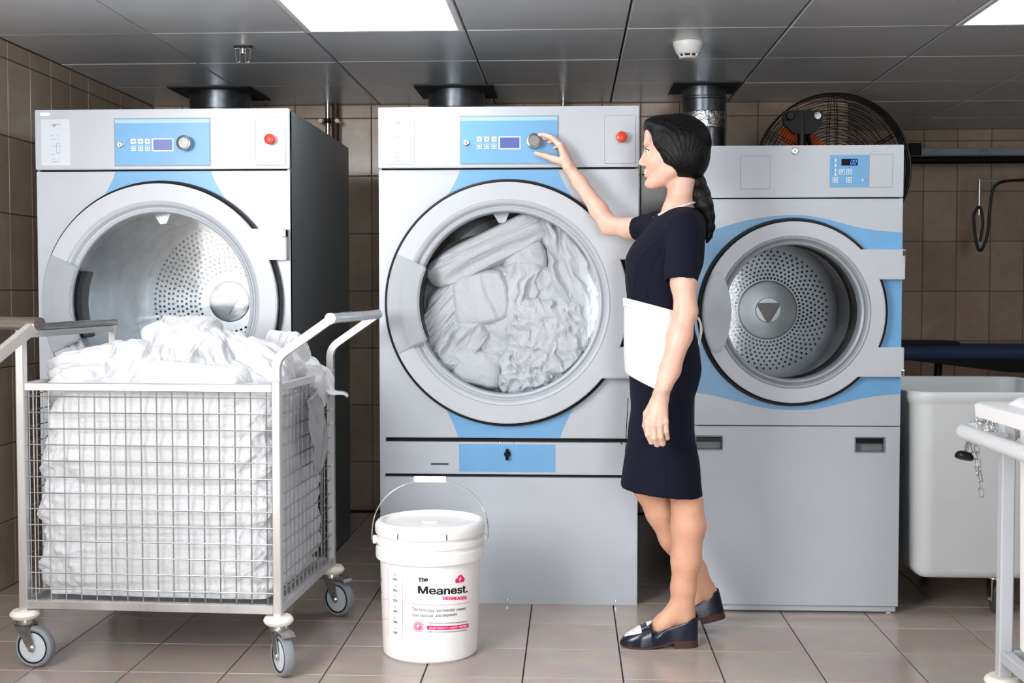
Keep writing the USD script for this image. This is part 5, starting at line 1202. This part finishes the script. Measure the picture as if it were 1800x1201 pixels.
# face details
eye_white = M('eye_white', lin(236, 232, 228), .2); iris = M('iris_brown', lin(44, 28, 20), .15); lip = M('lips_rose', lin(200, 104, 104), .35); teeth = M('teeth', lin(244, 242, 236), .25); brow_m = M('brow_dark', lin(46, 32, 28), .8)
for s in (1, -1):
    e = trimesh.creation.icosphere(3, .0118); e.apply_translation(H(.0825, s * .030, -.0195)); eo = obj('eye', e, eye_white, wt, smooth=True)
    c = trimesh.creation.icosphere(3, .0072); c.apply_transform(np.diag([.62, 1, 1, 1])); c.apply_translation(H(.0908, s * .030, -.0198)); obj('iris', c, iris, eo, smooth=True)
    obj('eyelash', tube([H(.0948 - .009 * t * t, s * (.030 + .0135 * t), -.0128 + .001 * t - .006 * t * t) for t in np.linspace(-1, 1.25, 12)], .0017, 6), hair_mat, eo)
    obj('eyebrow', tube([H(.1005 - .016 * t ** 2 - .004 * t, s * (.010 + .034 * t), .0025 + .010 * math.sin(math.pi * min(1, t * .75))) for t in np.linspace(0, 1, 12)], np.linspace(.0026, .001, 12), 8), brow_m, wt)
for w_, u0, rr2 in ((-.0815, .1015, .0035), (-.0978, .0992, .0042)):
    obj('lip', tube([H(u0 - .0145 * t * t, .022 * t, w_ + (.004 if w_ > -.09 else .0075) * t * t * (1 if w_ < -.09 else -.5)) for t in np.linspace(-1, 1, 18)], rr2 * (1 - .75 * np.abs(np.linspace(-1, 1, 18)) ** 2), 10), lip, wt, smooth=True)
obj('teeth', cat_([tube([H(.0988 - .012 * t * t, .020 * t, -.0885 + .002 * t * t) for t in np.linspace(-1, 1, 14)], .0050, 8)]), teeth, wt, smooth=True)

# hair: a cap swept back to a low ponytail
HLw = np.array([-.14, -.116, -.097, -.075, -.059, -.0375, -.015, .016, .043, .06, .075, .13]); HLu = np.array([-.02, .004, .021, .034, .050, .058, .070, .086, .098, .106, .115, .14])
def hair_sdf(P):
    p = (P - HC) @ HM.T
    d = ell(p, (-.008, 0, .004), (.106, .086, .0965))
    d = smin(d, ell(p, (-.040, 0, -.052), (.067, .074, .066)), .025)
    d = smin(d, ell(p, (-.006, 0, -.040), (.060, .083, .074)), .02)
    d = smin(d, ell(p, (.052, 0, .058), (.058, .066, .040)), .02)
    q = np.abs(p[:, 1])
    line = np.interp(p[:, 2], HLw, HLu) + .02 * np.clip((.05 - q) / .05, 0, 1) * np.clip((p[:, 2] - .02) / .03, 0, 1) - .030 * np.clip((.055 - q) / .05, 0, 1) * np.clip((.045 - p[:, 2]) / .02, 0, 1)
    d = smax(d, (p[:, 0] - line) * .8, .006)
    tail = chain(P, pts([(1226, 306, YW, .012), (1228, 320, YW, .022), (1231, 342, YW - .005, .031), (1238, 362, YW - .01, .028), (1245, 380, YW - .012, .020), (1248, 400, YW - .012, .015), (1246, 415, YW - .012, .010), (1243, 426, YW - .012, .004)]), .012)
    d = smin(d, tail, .008)
    # strands: fine grooves that run back to the tie
    tie = W(1226, 308, YW); r = P - tie; an = np.arctan2(r[:, 2], -r[:, 0]); el = np.arctan2(p[:, 1], np.hypot(r[:, 0], r[:, 2]))
    tl = np.clip((tie[2] - P[:, 2]) / .02, 0, 1) * np.clip((P[:, 0] - tie[0] + .04) / .03, 0, 1)
    g = np.sin(an * 46 + 5 * np.sin(el * 9) + 3 * N3(P * 30, 4)) * (1 - tl) + np.sin((P[:, 0] - .35 * (P[:, 2] - tie[2])) * 700 + 4 * N3(P * 40, 5) + P[:, 1] * 300) * tl
    d = d + .0075 * np.clip(1 - (line - p[:, 0]) / .022, 0, 1) * (p[:, 2] > -.1)
    return d + .00045 * g
hb = nets(hair_sdf, (HC[0] - .125, YW - .105, W(1240, 432, YW)[2]), (HC[0] + .135, YW + .105, HC[2] + .108), .0024)
ho_ = obj('hair', hb, hair_mat, wt, smooth=True, label='black hair tied in a low ponytail')
tie = W(1226, 309, YW)
obj('hair_tie', tube([tie + np.array([.4, 0, -.9]) * 0 + .0155 * (math.cos(a) * np.array([.9, 0, .42]) + math.sin(a) * np.array([0, 1, 0])) for a in np.linspace(0, 2 * math.pi, 20, endpoint=False)], .003, 8, closed=True), black_plastic, ho_)
rg = random.Random(12); strands = []
def curves(name, lines, wdt, mat, parent):
    path = str(parent.GetPath()) + '/' + numbered(str(parent.GetPath()), name); o = _origin[str(parent.GetPath())]
    c = UsdGeom.BasisCurves.Define(stage, path); c.CreateTypeAttr('linear'); c.CreateCurveVertexCountsAttr([len(l) for l in lines])
    c.CreatePointsAttr([Gf.Vec3f(*map(float, p - o)) for l in lines for p in l]); c.CreateWidthsAttr([wdt]); c.SetWidthsInterpolation('constant')
    UsdShade.MaterialBindingAPI.Apply(c.GetPrim()).Bind(mat); return tag(c.GetPrim(), kind='stuff')
for k in range(90):
    v = rg.uniform(-.07, .07); w0 = rg.uniform(.02, .09); u0 = np.interp(w0, HLw, HLu) - rg.uniform(0, .05)
    L_ = []
    for t in np.linspace(0, 1, 10):
        u = u0 + (-.125 - u0) * t; ww = w0 * (1 - t) + t * rg.uniform(-.03, .03) * 0 + .02 * math.sin(math.pi * t) - .02 * t
        q = np.array([u, v * (1 - .3 * t), ww]); c0 = np.array([-.008, 0, .004]); s_ = np.linalg.norm((q - c0) / np.array([.106, .086, .0965])); q = c0 + (q - c0) / s_ * rg.uniform(1.0, 1.012)
        L_.append(H(*q))
    strands.append(L_)
for k in range(0):                                                 # loose wisps before the ear
    a = H(.045 + rg.uniform(-.012, .012), .066, -.045 + rg.uniform(-.01, .01)); b = H(.022 + rg.uniform(-.014, .016), .066, -.105 + rg.uniform(-.015, .01))
    strands.append([a * (1 - t) + b * t + HV * .006 * math.sin(math.pi * t) + HU * .01 * math.sin(math.pi * t) * rg.uniform(-.3, 1) for t in np.linspace(0, 1, 9)])
curves('loose_strands', strands, .0007, hair_mat, ho_)

# dress
TB = np.array([  # picture row, front edge, back edge (pixels at the middle of the body), half width in metres
    (366, 1178, 1216, .075), (378, 1164, 1232, .12), (392, 1148, 1237, .150), (412, 1127, 1239, .158), (437, 1107, 1238, .152), (460, 1099, 1236, .146), (484, 1099, 1229, .138), (523, 1102, 1217, .124), (545, 1103, 1214, .122),
    (580, 1103, 1221, .140), (620, 1103, 1230, .162), (645, 1104, 1232, .168), (675, 1107, 1227, .170), (715, 1109, 1217, .166), (745, 1106, 1218, .164), (810, 1098, 1228, .166), (855, 1091, 1233, .168), (900, 1087, 1236, .170)], float)
tz = np.array([W(1170, y, YW)[2] for y in TB[:, 0]])[::-1]; tf = np.array([W(x, y, YW)[0] for y, x in TB[:, :2]])[::-1]; tb = np.array([W(x, y, YW)[0] for y, x in TB[:, [0, 2]]])[::-1]; thw = TB[::-1, 3]
from scipy.interpolate import PchipInterpolator as PI_
pf, pb, ph = PI_(tz, tf), PI_(tz, tb), PI_(tz, thw)
def trunk(P, grow=0.0):
    z = np.clip(P[:, 2], tz[0], tz[-1]); f, b, hw = pf(z), pb(z), ph(z); c, a = (f + b) / 2, (b - f) / 2
    q = (np.abs((P[:, 0] - c) / a) ** 2.25 + np.abs((P[:, 1] - YW) / hw) ** 2.25) ** (1 / 2.25)
    return (q - 1) * np.minimum(a, hw) * .92 - grow
hemz = W(1170, 862, YW)[2]
nsA, nsB = W(1201, 404, 3.875), W(1197, 500, 3.838)
fsA, fsB = W(1158, 398, 4.15), W(1118, 402.5, 4.215)
def yoke_sdf(P): return chain(P, [(W(1201, 404, 3.885), .052), (W(1196, 398, YW), .066), (W(1158, 400, 4.15), .050)], .03)
def dress_sdf(P):
    d = smax(trunk(P), P[:, 2] - W(1190, 372, YW)[2], .03)
    d = smin(d, yoke_sdf(P), .03)
    ax = (nsB - nsA) / np.linalg.norm(nsB - nsA)
    s1 = smax(cone(P, nsA, nsB, .054, .0535), (P - W(1197, 494, 3.838)) @ ax, .002)
    ax2 = (fsB - fsA) / np.linalg.norm(fsB - fsA)
    s2 = smax(cone(P, fsA, fsB, .050, .040), (P - fsB) @ ax2, .002)
    d = smin(d, s2, .015)
    # soft creases
    cr = .0016 * np.sin(P[:, 2] * 70 + P[:, 0] * 60 + 4 * N3(P * 14, 3)) * np.clip((W(1, 560, YW)[2] - P[:, 2]) / .02, 0, 1) * 0 + .003 * (N3(P * 17, 2) - .5)
    d = smin(d, s1, .010) + cr
    # neck opening, sleeve openings, skirt opening
    d = smax(d, -cone(P, W(1186, 340, YW), W(1189, 372, YW), .058, .057), .003)
    d = smax(d, -cone(P, nsB - ax * .05, nsB + ax * .05, .046, .048), .003)
    d = smax(d, -cone(P, fsB - ax2 * .03, fsB + ax2 * .03, .035, .036), .003)
    hem = hemz + .10 * (-(P[:, 0] - W(1165, 860, YW)[0])) - P[:, 2]
    d = smax(d, hem, .002)
    return smax(d, -np.maximum(trunk(P, -.006), P[:, 2] - hemz - .22), .003)
def only(m, lo, hi, outside=False):
    c = m.triangles_center; k = ((c >= lo) & (c <= hi)).all(1); k = ~k if outside else k
    m = trimesh.Trimesh(m.vertices, m.faces[k], process=False); m.remove_unreferenced_vertices(); return m
boxes = [(np.array([HC[0] - .16, YW - .13, HC[2] - .175]), np.array([HC[0] + .13, YW + .13, HC[2] + .13]), .0022),
         (W(1120, 785, 3.77) - (.01, .08, .0), W(1185, 695, 3.77) + (.0, .08, .0), .0016),
         (W(935, 300, 4.42) - (.005, .05, 0), W(1003, 228, 4.42) + (.0, .055, 0), .0016)]
base = nets(body_sdf, (W(930, 500, 4.4)[0], 3.66, .0), (W(1285, 500, 3.9)[0], 4.50, 1.80), .0062)
parts_ = []
for lo, hi, h in boxes:
    base = only(base, lo + .003, hi - .003, True); parts_.append(nets(body_sdf, lo, hi, h))
obj('body', cat_([base] + parts_), skin, wt, smooth=True)

dm = nets(dress_sdf, (W(1078, 600, 4.0)[0], 3.755, hemz - .06), (W(1262, 600, 4.0)[0], 4.33, W(1190, 355, YW)[2]), .0044)
dress = obj('dress', dm, navy, wt, smooth=True, label='short-sleeved navy dress')
def on_surface(f, px, py, y0=3.70, y1=4.03):
    """the point of surface f seen at a pixel"""
    Y = np.linspace(y0, y1, 340); P = np.stack([W(px, py, y) for y in Y]); d = f(P); k = np.argmax(d < 0); return P[max(k, 1)] if (d < 0).any() else P[-1]
for L_ in ([(1161, 420), (1146, 432), (1127, 452), (1117, 480), (1112, 523)], [(1162, 440), (1149, 462), (1141, 490), (1136, 526)], [(1178, 500), (1170, 515), (1166, 536)], [(1104, 700), (1100, 780), (1097, 850)], [(1170, 720), (1170, 800), (1172, 872)]):
    xy = smooth_path([(a, b, 0) for a, b in L_], 24)
    obj('seam', tube([on_surface(dress_sdf, a, b) + (0, -.0006, 0) for a, b, _ in xy], .0013, 6), navy, dress)
for L_ in ([(1169, 490), (1185, 491.5), (1200, 492), (1222, 492)],):
    xy = smooth_path([(a, b, 0) for a, b in L_], 20); obj('sleeve_hem', tube([on_surface(dress_sdf, a, b - 4) + (0, -.0004, 0) for a, b, _ in xy], .0011, 6), navy, dress)
col = []
for a in np.linspace(0, 2 * math.pi, 48, endpoint=False):
    c, s = math.cos(a), math.sin(a); p = np.array([W(1190, 370, YW)[0] + .0585 * c, YW + .0585 * s, W(1190, 367, YW)[2] + .020 * c])
    col.append(p)
obj('collar_trim', tube(col, .0042, 8, closed=True), apron_white, wt, smooth=True, label='narrow white collar trim')

# apron with waistband and ties
A0, A1 = W(1100, 524, YW), W(1185, 546, 3.905); B0, B1 = W(1098, 655, YW), W(1148, 682, 3.885)
ts, bs = (A1[2] - A0[2]) / (A1[0] - A0[0]), (B1[2] - B0[2]) / (B1[0] - B0[0])
ax_ = W(1180, 640, 3.87)[0]
def apron_sdf(P, g=.009, band=None):
    d = np.maximum(trunk(P, g + (.003 * (N3(P * np.array([22, 22, 7]), 6) - .3))), -trunk(P, .0025))
    t = A0[2] + ts * (P[:, 0] - A0[0]); b = B0[2] + bs * (P[:, 0] - B0[0])
    d = np.maximum(d, np.maximum((P[:, 2] - t) * .95, P[:, 0] - (ax_ + .28 * (P[:, 2] - W(1, 640, 3.87)[2]))))
    return np.maximum(d, (b - P[:, 2]) * .9) if band is None else np.maximum(d, t - band - P[:, 2])
lo, hi = (W(1085, 600, 4.0)[0], 3.82, B1[2] - .06), (ax_ + .01, 4.24, A0[2] + .02)
ap = obj('apron', nets(apron_sdf, lo, hi, .0036), apron_white, wt, smooth=True, label='white half apron')
obj('waistband', nets(lambda P: apron_sdf(P, .0115, .030), lo, hi, .0036), apron_white, ap, smooth=True)
rib = lambda L_, R_, nm: obj(nm, strip_surface([W(*p) for p in L_], [W(*p) for p in R_], 24, 5, .0008, 5, .0012), M('apron_tie_cream', lin(222, 220, 208), .8), ap, smooth=True)
rib([(1212, 590, 4.0), (1215, 612, 4.0), (1216, 632, 3.995), (1215.5, 645, 3.99)], [(1217, 588, 4.0), (1220, 612, 3.995), (1221, 632, 3.99), (1220.5, 648, 3.985)], 'tie')
rib([(1222, 566, 4.0), (1227, 562, 3.99), (1230, 572, 3.985), (1229, 592, 3.98), (1226, 612, 3.985)], [(1223, 562, 4.02), (1229, 558, 4.0), (1234, 570, 3.995), (1233, 594, 3.99), (1229, 615, 3.995)], 'tie')
obj('belt', nets(lambda P: np.maximum(np.maximum(trunk(P, .006), -trunk(P, .001)), np.maximum(np.abs(P[:, 2] - (A0[2] + ts * (P[:, 0] - A0[0])) + .014) - .012, ax_ + .012 - P[:, 0])), (ax_ + .002, 3.82, A1[2] - .09), (W(1232, 600, 4.0)[0], 4.24, A1[2] + .03), .0036), apron_white, ap, smooth=True)

# loafers
loafer = M('loafer_navy_leather', lin(20, 26, 44), .22, rvar=.05, bump=(160, .0003)); loafer_white = M('loafer_white_leather', lin(238, 236, 232), .35); sole_brown = M('sole_brown', lin(72, 44, 36), .5); lining = M('shoe_lining', lin(60, 44, 36), .8)
SS = np.array([0, .008, .02, .04, .07, .10, .13, .165, .20, .23, .247, .253]); SW = np.array([.006, .020, .030, .0385, .044, .0435, .039, .034, .0335, .031, .022, .012])
SH = np.array([.016, .027, .038, .050, .066, .076, .080, .078, .083, .092, .097, .094])      # height over the crown or rim
SB = np.array([.009, .008, .006, .005, .005, .007, .012, .021, .023, .023, .023, .024])      # underside
SG = np.array([0, 0, 0, 0, 0, .006, .030, .0305, .0295, .027, .018, .009])                   # half gap of the opening
sw, sh, sb_, sgp = (PI_(SS, a) for a in (SW, SH, SB, SG))
rimh = PI_([0, .098, .104, .115, .14, .20, .247, .253], [.08, .08, .060, .052, .060, .080, .098, .096])
def shoe_pt(s, ph_, off=0.0):
    """upper: ph_ from -90 (left edge at the sole) over 0 (crown) to 90 degrees"""
    w, b, g = sw(s), sb_(s), sgp(s); top = sh(s) if s < .10 else rimh(s)
    a = math.radians(ph_); sg2 = 1 if a >= 0 else -1
    sn, cs = abs(math.sin(a)), math.cos(a)
    v = sg2 * (g + (w - g) * sn ** .75 + off * sn); h = b + (top - b) * cs ** .7 + off * cs
    return s, v, h
def shoe(place, label):
    S = np.concatenate([np.linspace(0, .10, 26), np.linspace(.104, .253, 34)]); PH = np.concatenate([np.linspace(-90, -1e-3, 18), np.linspace(1e-3, 90, 18)])
    def surf(sl, pl, off, inner=None):
        V = np.array([[shoe_pt(s, p, off) for p in pl] for s in sl]); n, m = V.shape[:2]; idx = np.arange(n * m).reshape(n, m); F = []
        for i in range(n - 1):
            for j in range(m - 1):
                if inner and sl[i] > .1005 and j == len(pl) // 2 - 1: continue
                F += [(idx[i, j], idx[i + 1, j], idx[i + 1, j + 1]), (idx[i, j], idx[i + 1, j + 1], idx[i, j + 1])]
        return V.reshape(-1, 3), np.array(F)
    Vo, Fo = surf(S, PH, 0, True); Vi, Fi = surf(S, PH, -.0025, True)
    k = len(Vo); up = trimesh.Trimesh(np.vstack([Vo, Vi]), np.vstack([Fo, Fi[:, ::-1] + k]), process=False)
    o = place
    so = obj('shoe', o(up), loafer, wt, smooth=50, label=label)
    P2 = [(s, e * sw(s) * 1.04) for e, L_ in ((1, np.linspace(0, .253, 40)), (-1, np.linspace(.253, 0, 40))) for s in L_]
    def slab(t0, t1, s0, s1, grow):
        L_ = np.linspace(s0, s1, 30); V, F = [], []
        for s in L_:
            w = sw(min(max(s, 0), .253)) * grow
            V += [(s, -w, sb_(s) - t0), (s, w, sb_(s) - t0), (s, w, sb_(s) + t1), (s, -w, sb_(s) + t1)]
        for i in range(29):
            for a in range(4): b = (a + 1) % 4; F += [(4 * i + a, 4 * i + b, 4 * i + 4 + b), (4 * i + a, 4 * i + 4 + b, 4 * i + 4 + a)]
        F += [(0, 2, 1), (0, 3, 2), (116, 117, 118), (116, 118, 119)]
        t = trimesh.Trimesh(np.array(V), np.array(F), process=False); t.fix_normals(); return t
    obj('sole', o(slab(.0045, .0015, 0, .253, 1.05)), sole_brown, so, label='brown sole')
    obj('insole', o(slab(-.002, .004, .06, .250, .92)), lining, so)
    hl = sg.Polygon([(s, e * sw(s) * 1.03) for e, L_ in ((1, np.linspace(.172, .253, 14)), (-1, np.linspace(.253, .172, 14))) for s in L_])
    hm = trimesh.creation.extrude_polygon(hl, .0205, engine='earcut'); obj('heel', o(hm), sole_brown, so, label='brown block heel')
    def patch(s0, s1, p0, p1, off, n=12, m=14):
        V, F = surf(np.linspace(s0, s1, n), np.linspace(p0, p1, m), off); V2, _ = surf(np.linspace(s0, s1, n), np.linspace(p0, p1, m), off - .002); kk = len(V)
        idx = np.arange(n * m).reshape(n, m); rim = np.concatenate([idx[:-1, 0], idx[-1, :-1], idx[:0:-1, -1], idx[0, :0:-1]]); R = np.roll(rim, -1)
        t = trimesh.Trimesh(np.vstack([V, V2]), np.vstack([F, F[:, ::-1] + kk, np.stack([rim, rim + kk, R + kk], 1), np.stack([rim, R + kk, R], 1)]), process=False); t.fix_normals(); return t
    def rounded_patch():
        n = 16; sl = np.linspace(.014, .078, n); V, F = [], []; m = 15
        for lay_, off in ((0, .0012), (1, -.001)):
            for s in sl:
                lim = 46 * math.sqrt(max(.02, 1 - ((s - .078) / .066) ** 2))
                for p in np.linspace(-lim, lim, m): V.append(shoe_pt(s, p if abs(p) > 1e-6 else 1e-3, off))
        idx = np.arange(n * m).reshape(n, m); a, b, c, d = idx[:-1, :-1], idx[1:, :-1], idx[1:, 1:], idx[:-1, 1:]; F = np.concatenate([np.stack([a, b, c], -1).reshape(-1, 3), np.stack([a, c, d], -1).reshape(-1, 3)]); kk = n * m
        rim = np.concatenate([idx[:-1, 0], idx[-1, :-1], idx[:0:-1, -1], idx[0, :0:-1]]); R = np.roll(rim, -1)
        t = trimesh.Trimesh(np.array(V), np.vstack([F, F[:, ::-1] + kk, np.stack([rim, rim + kk, R + kk], 1), np.stack([rim, R + kk, R], 1)]), process=False); t.fix_normals(); return t
    obj('toe_vamp', o(rounded_patch()), loafer_white, so, smooth=50, label='white toe panel')
    tg_ = []
    for lay_ in (0, .0022):
        for r in np.linspace(0, 1, 8):
            for a in np.linspace(-math.pi / 2, math.pi / 2, 13):
                s = .078 + .026 * r * math.cos(a); v = .021 * r * math.sin(a); tg_.append((s, v, float(sh(min(s, .1))) + .10 * max(0, s - .082) + .003 - lay_ - 9 * v * v))
    tn = 8 * 13; idx = np.arange(tn).reshape(8, 13); a, b, c, d = idx[:-1, :-1], idx[1:, :-1], idx[1:, 1:], idx[:-1, 1:]; F = np.concatenate([np.stack([a, b, c], -1).reshape(-1, 3), np.stack([a, c, d], -1).reshape(-1, 3)])
    rim = np.concatenate([idx[:-1, 0], idx[-1, :-1], idx[:0:-1, -1], idx[0, :0:-1]]); R = np.roll(rim, -1)
    tt_ = trimesh.Trimesh(np.array(tg_), np.vstack([F, F[:, ::-1] + tn, np.stack([rim, rim + tn, R + tn], 1), np.stack([rim, R + tn, R], 1)]), process=False); tt_.fix_normals()
    obj('tongue', o(tt_), loafer_white, so, smooth=50, label='white tongue')
    st = obj('strap', o(patch(.066, .084, -84, 84, .0035, 6, 30)), loafer, so, smooth=50)
    obj('strap_slot', o(patch(.073, .0765, 8, 30, .0042, 4, 8)), loafer_white, st, smooth=50)
def place_near(m):
    m = xform(m, rz=4); p = W(1090, 1128, 3.955); m.apply_translation((p[0], p[1], .0005)); return m
def place_far(m):
    m = m.copy(); m.apply_translation((-.06, 0, 0)); m = xform(m, ry=-13.5); p = W(1146, 1104, 4.15); m.apply_translation((p[0] + .06, p[1], .0005 + .004)); return m
shoe(place_near, 'navy loafer with white vamp, standing flat'); shoe(place_far, 'navy loafer with its heel raised')
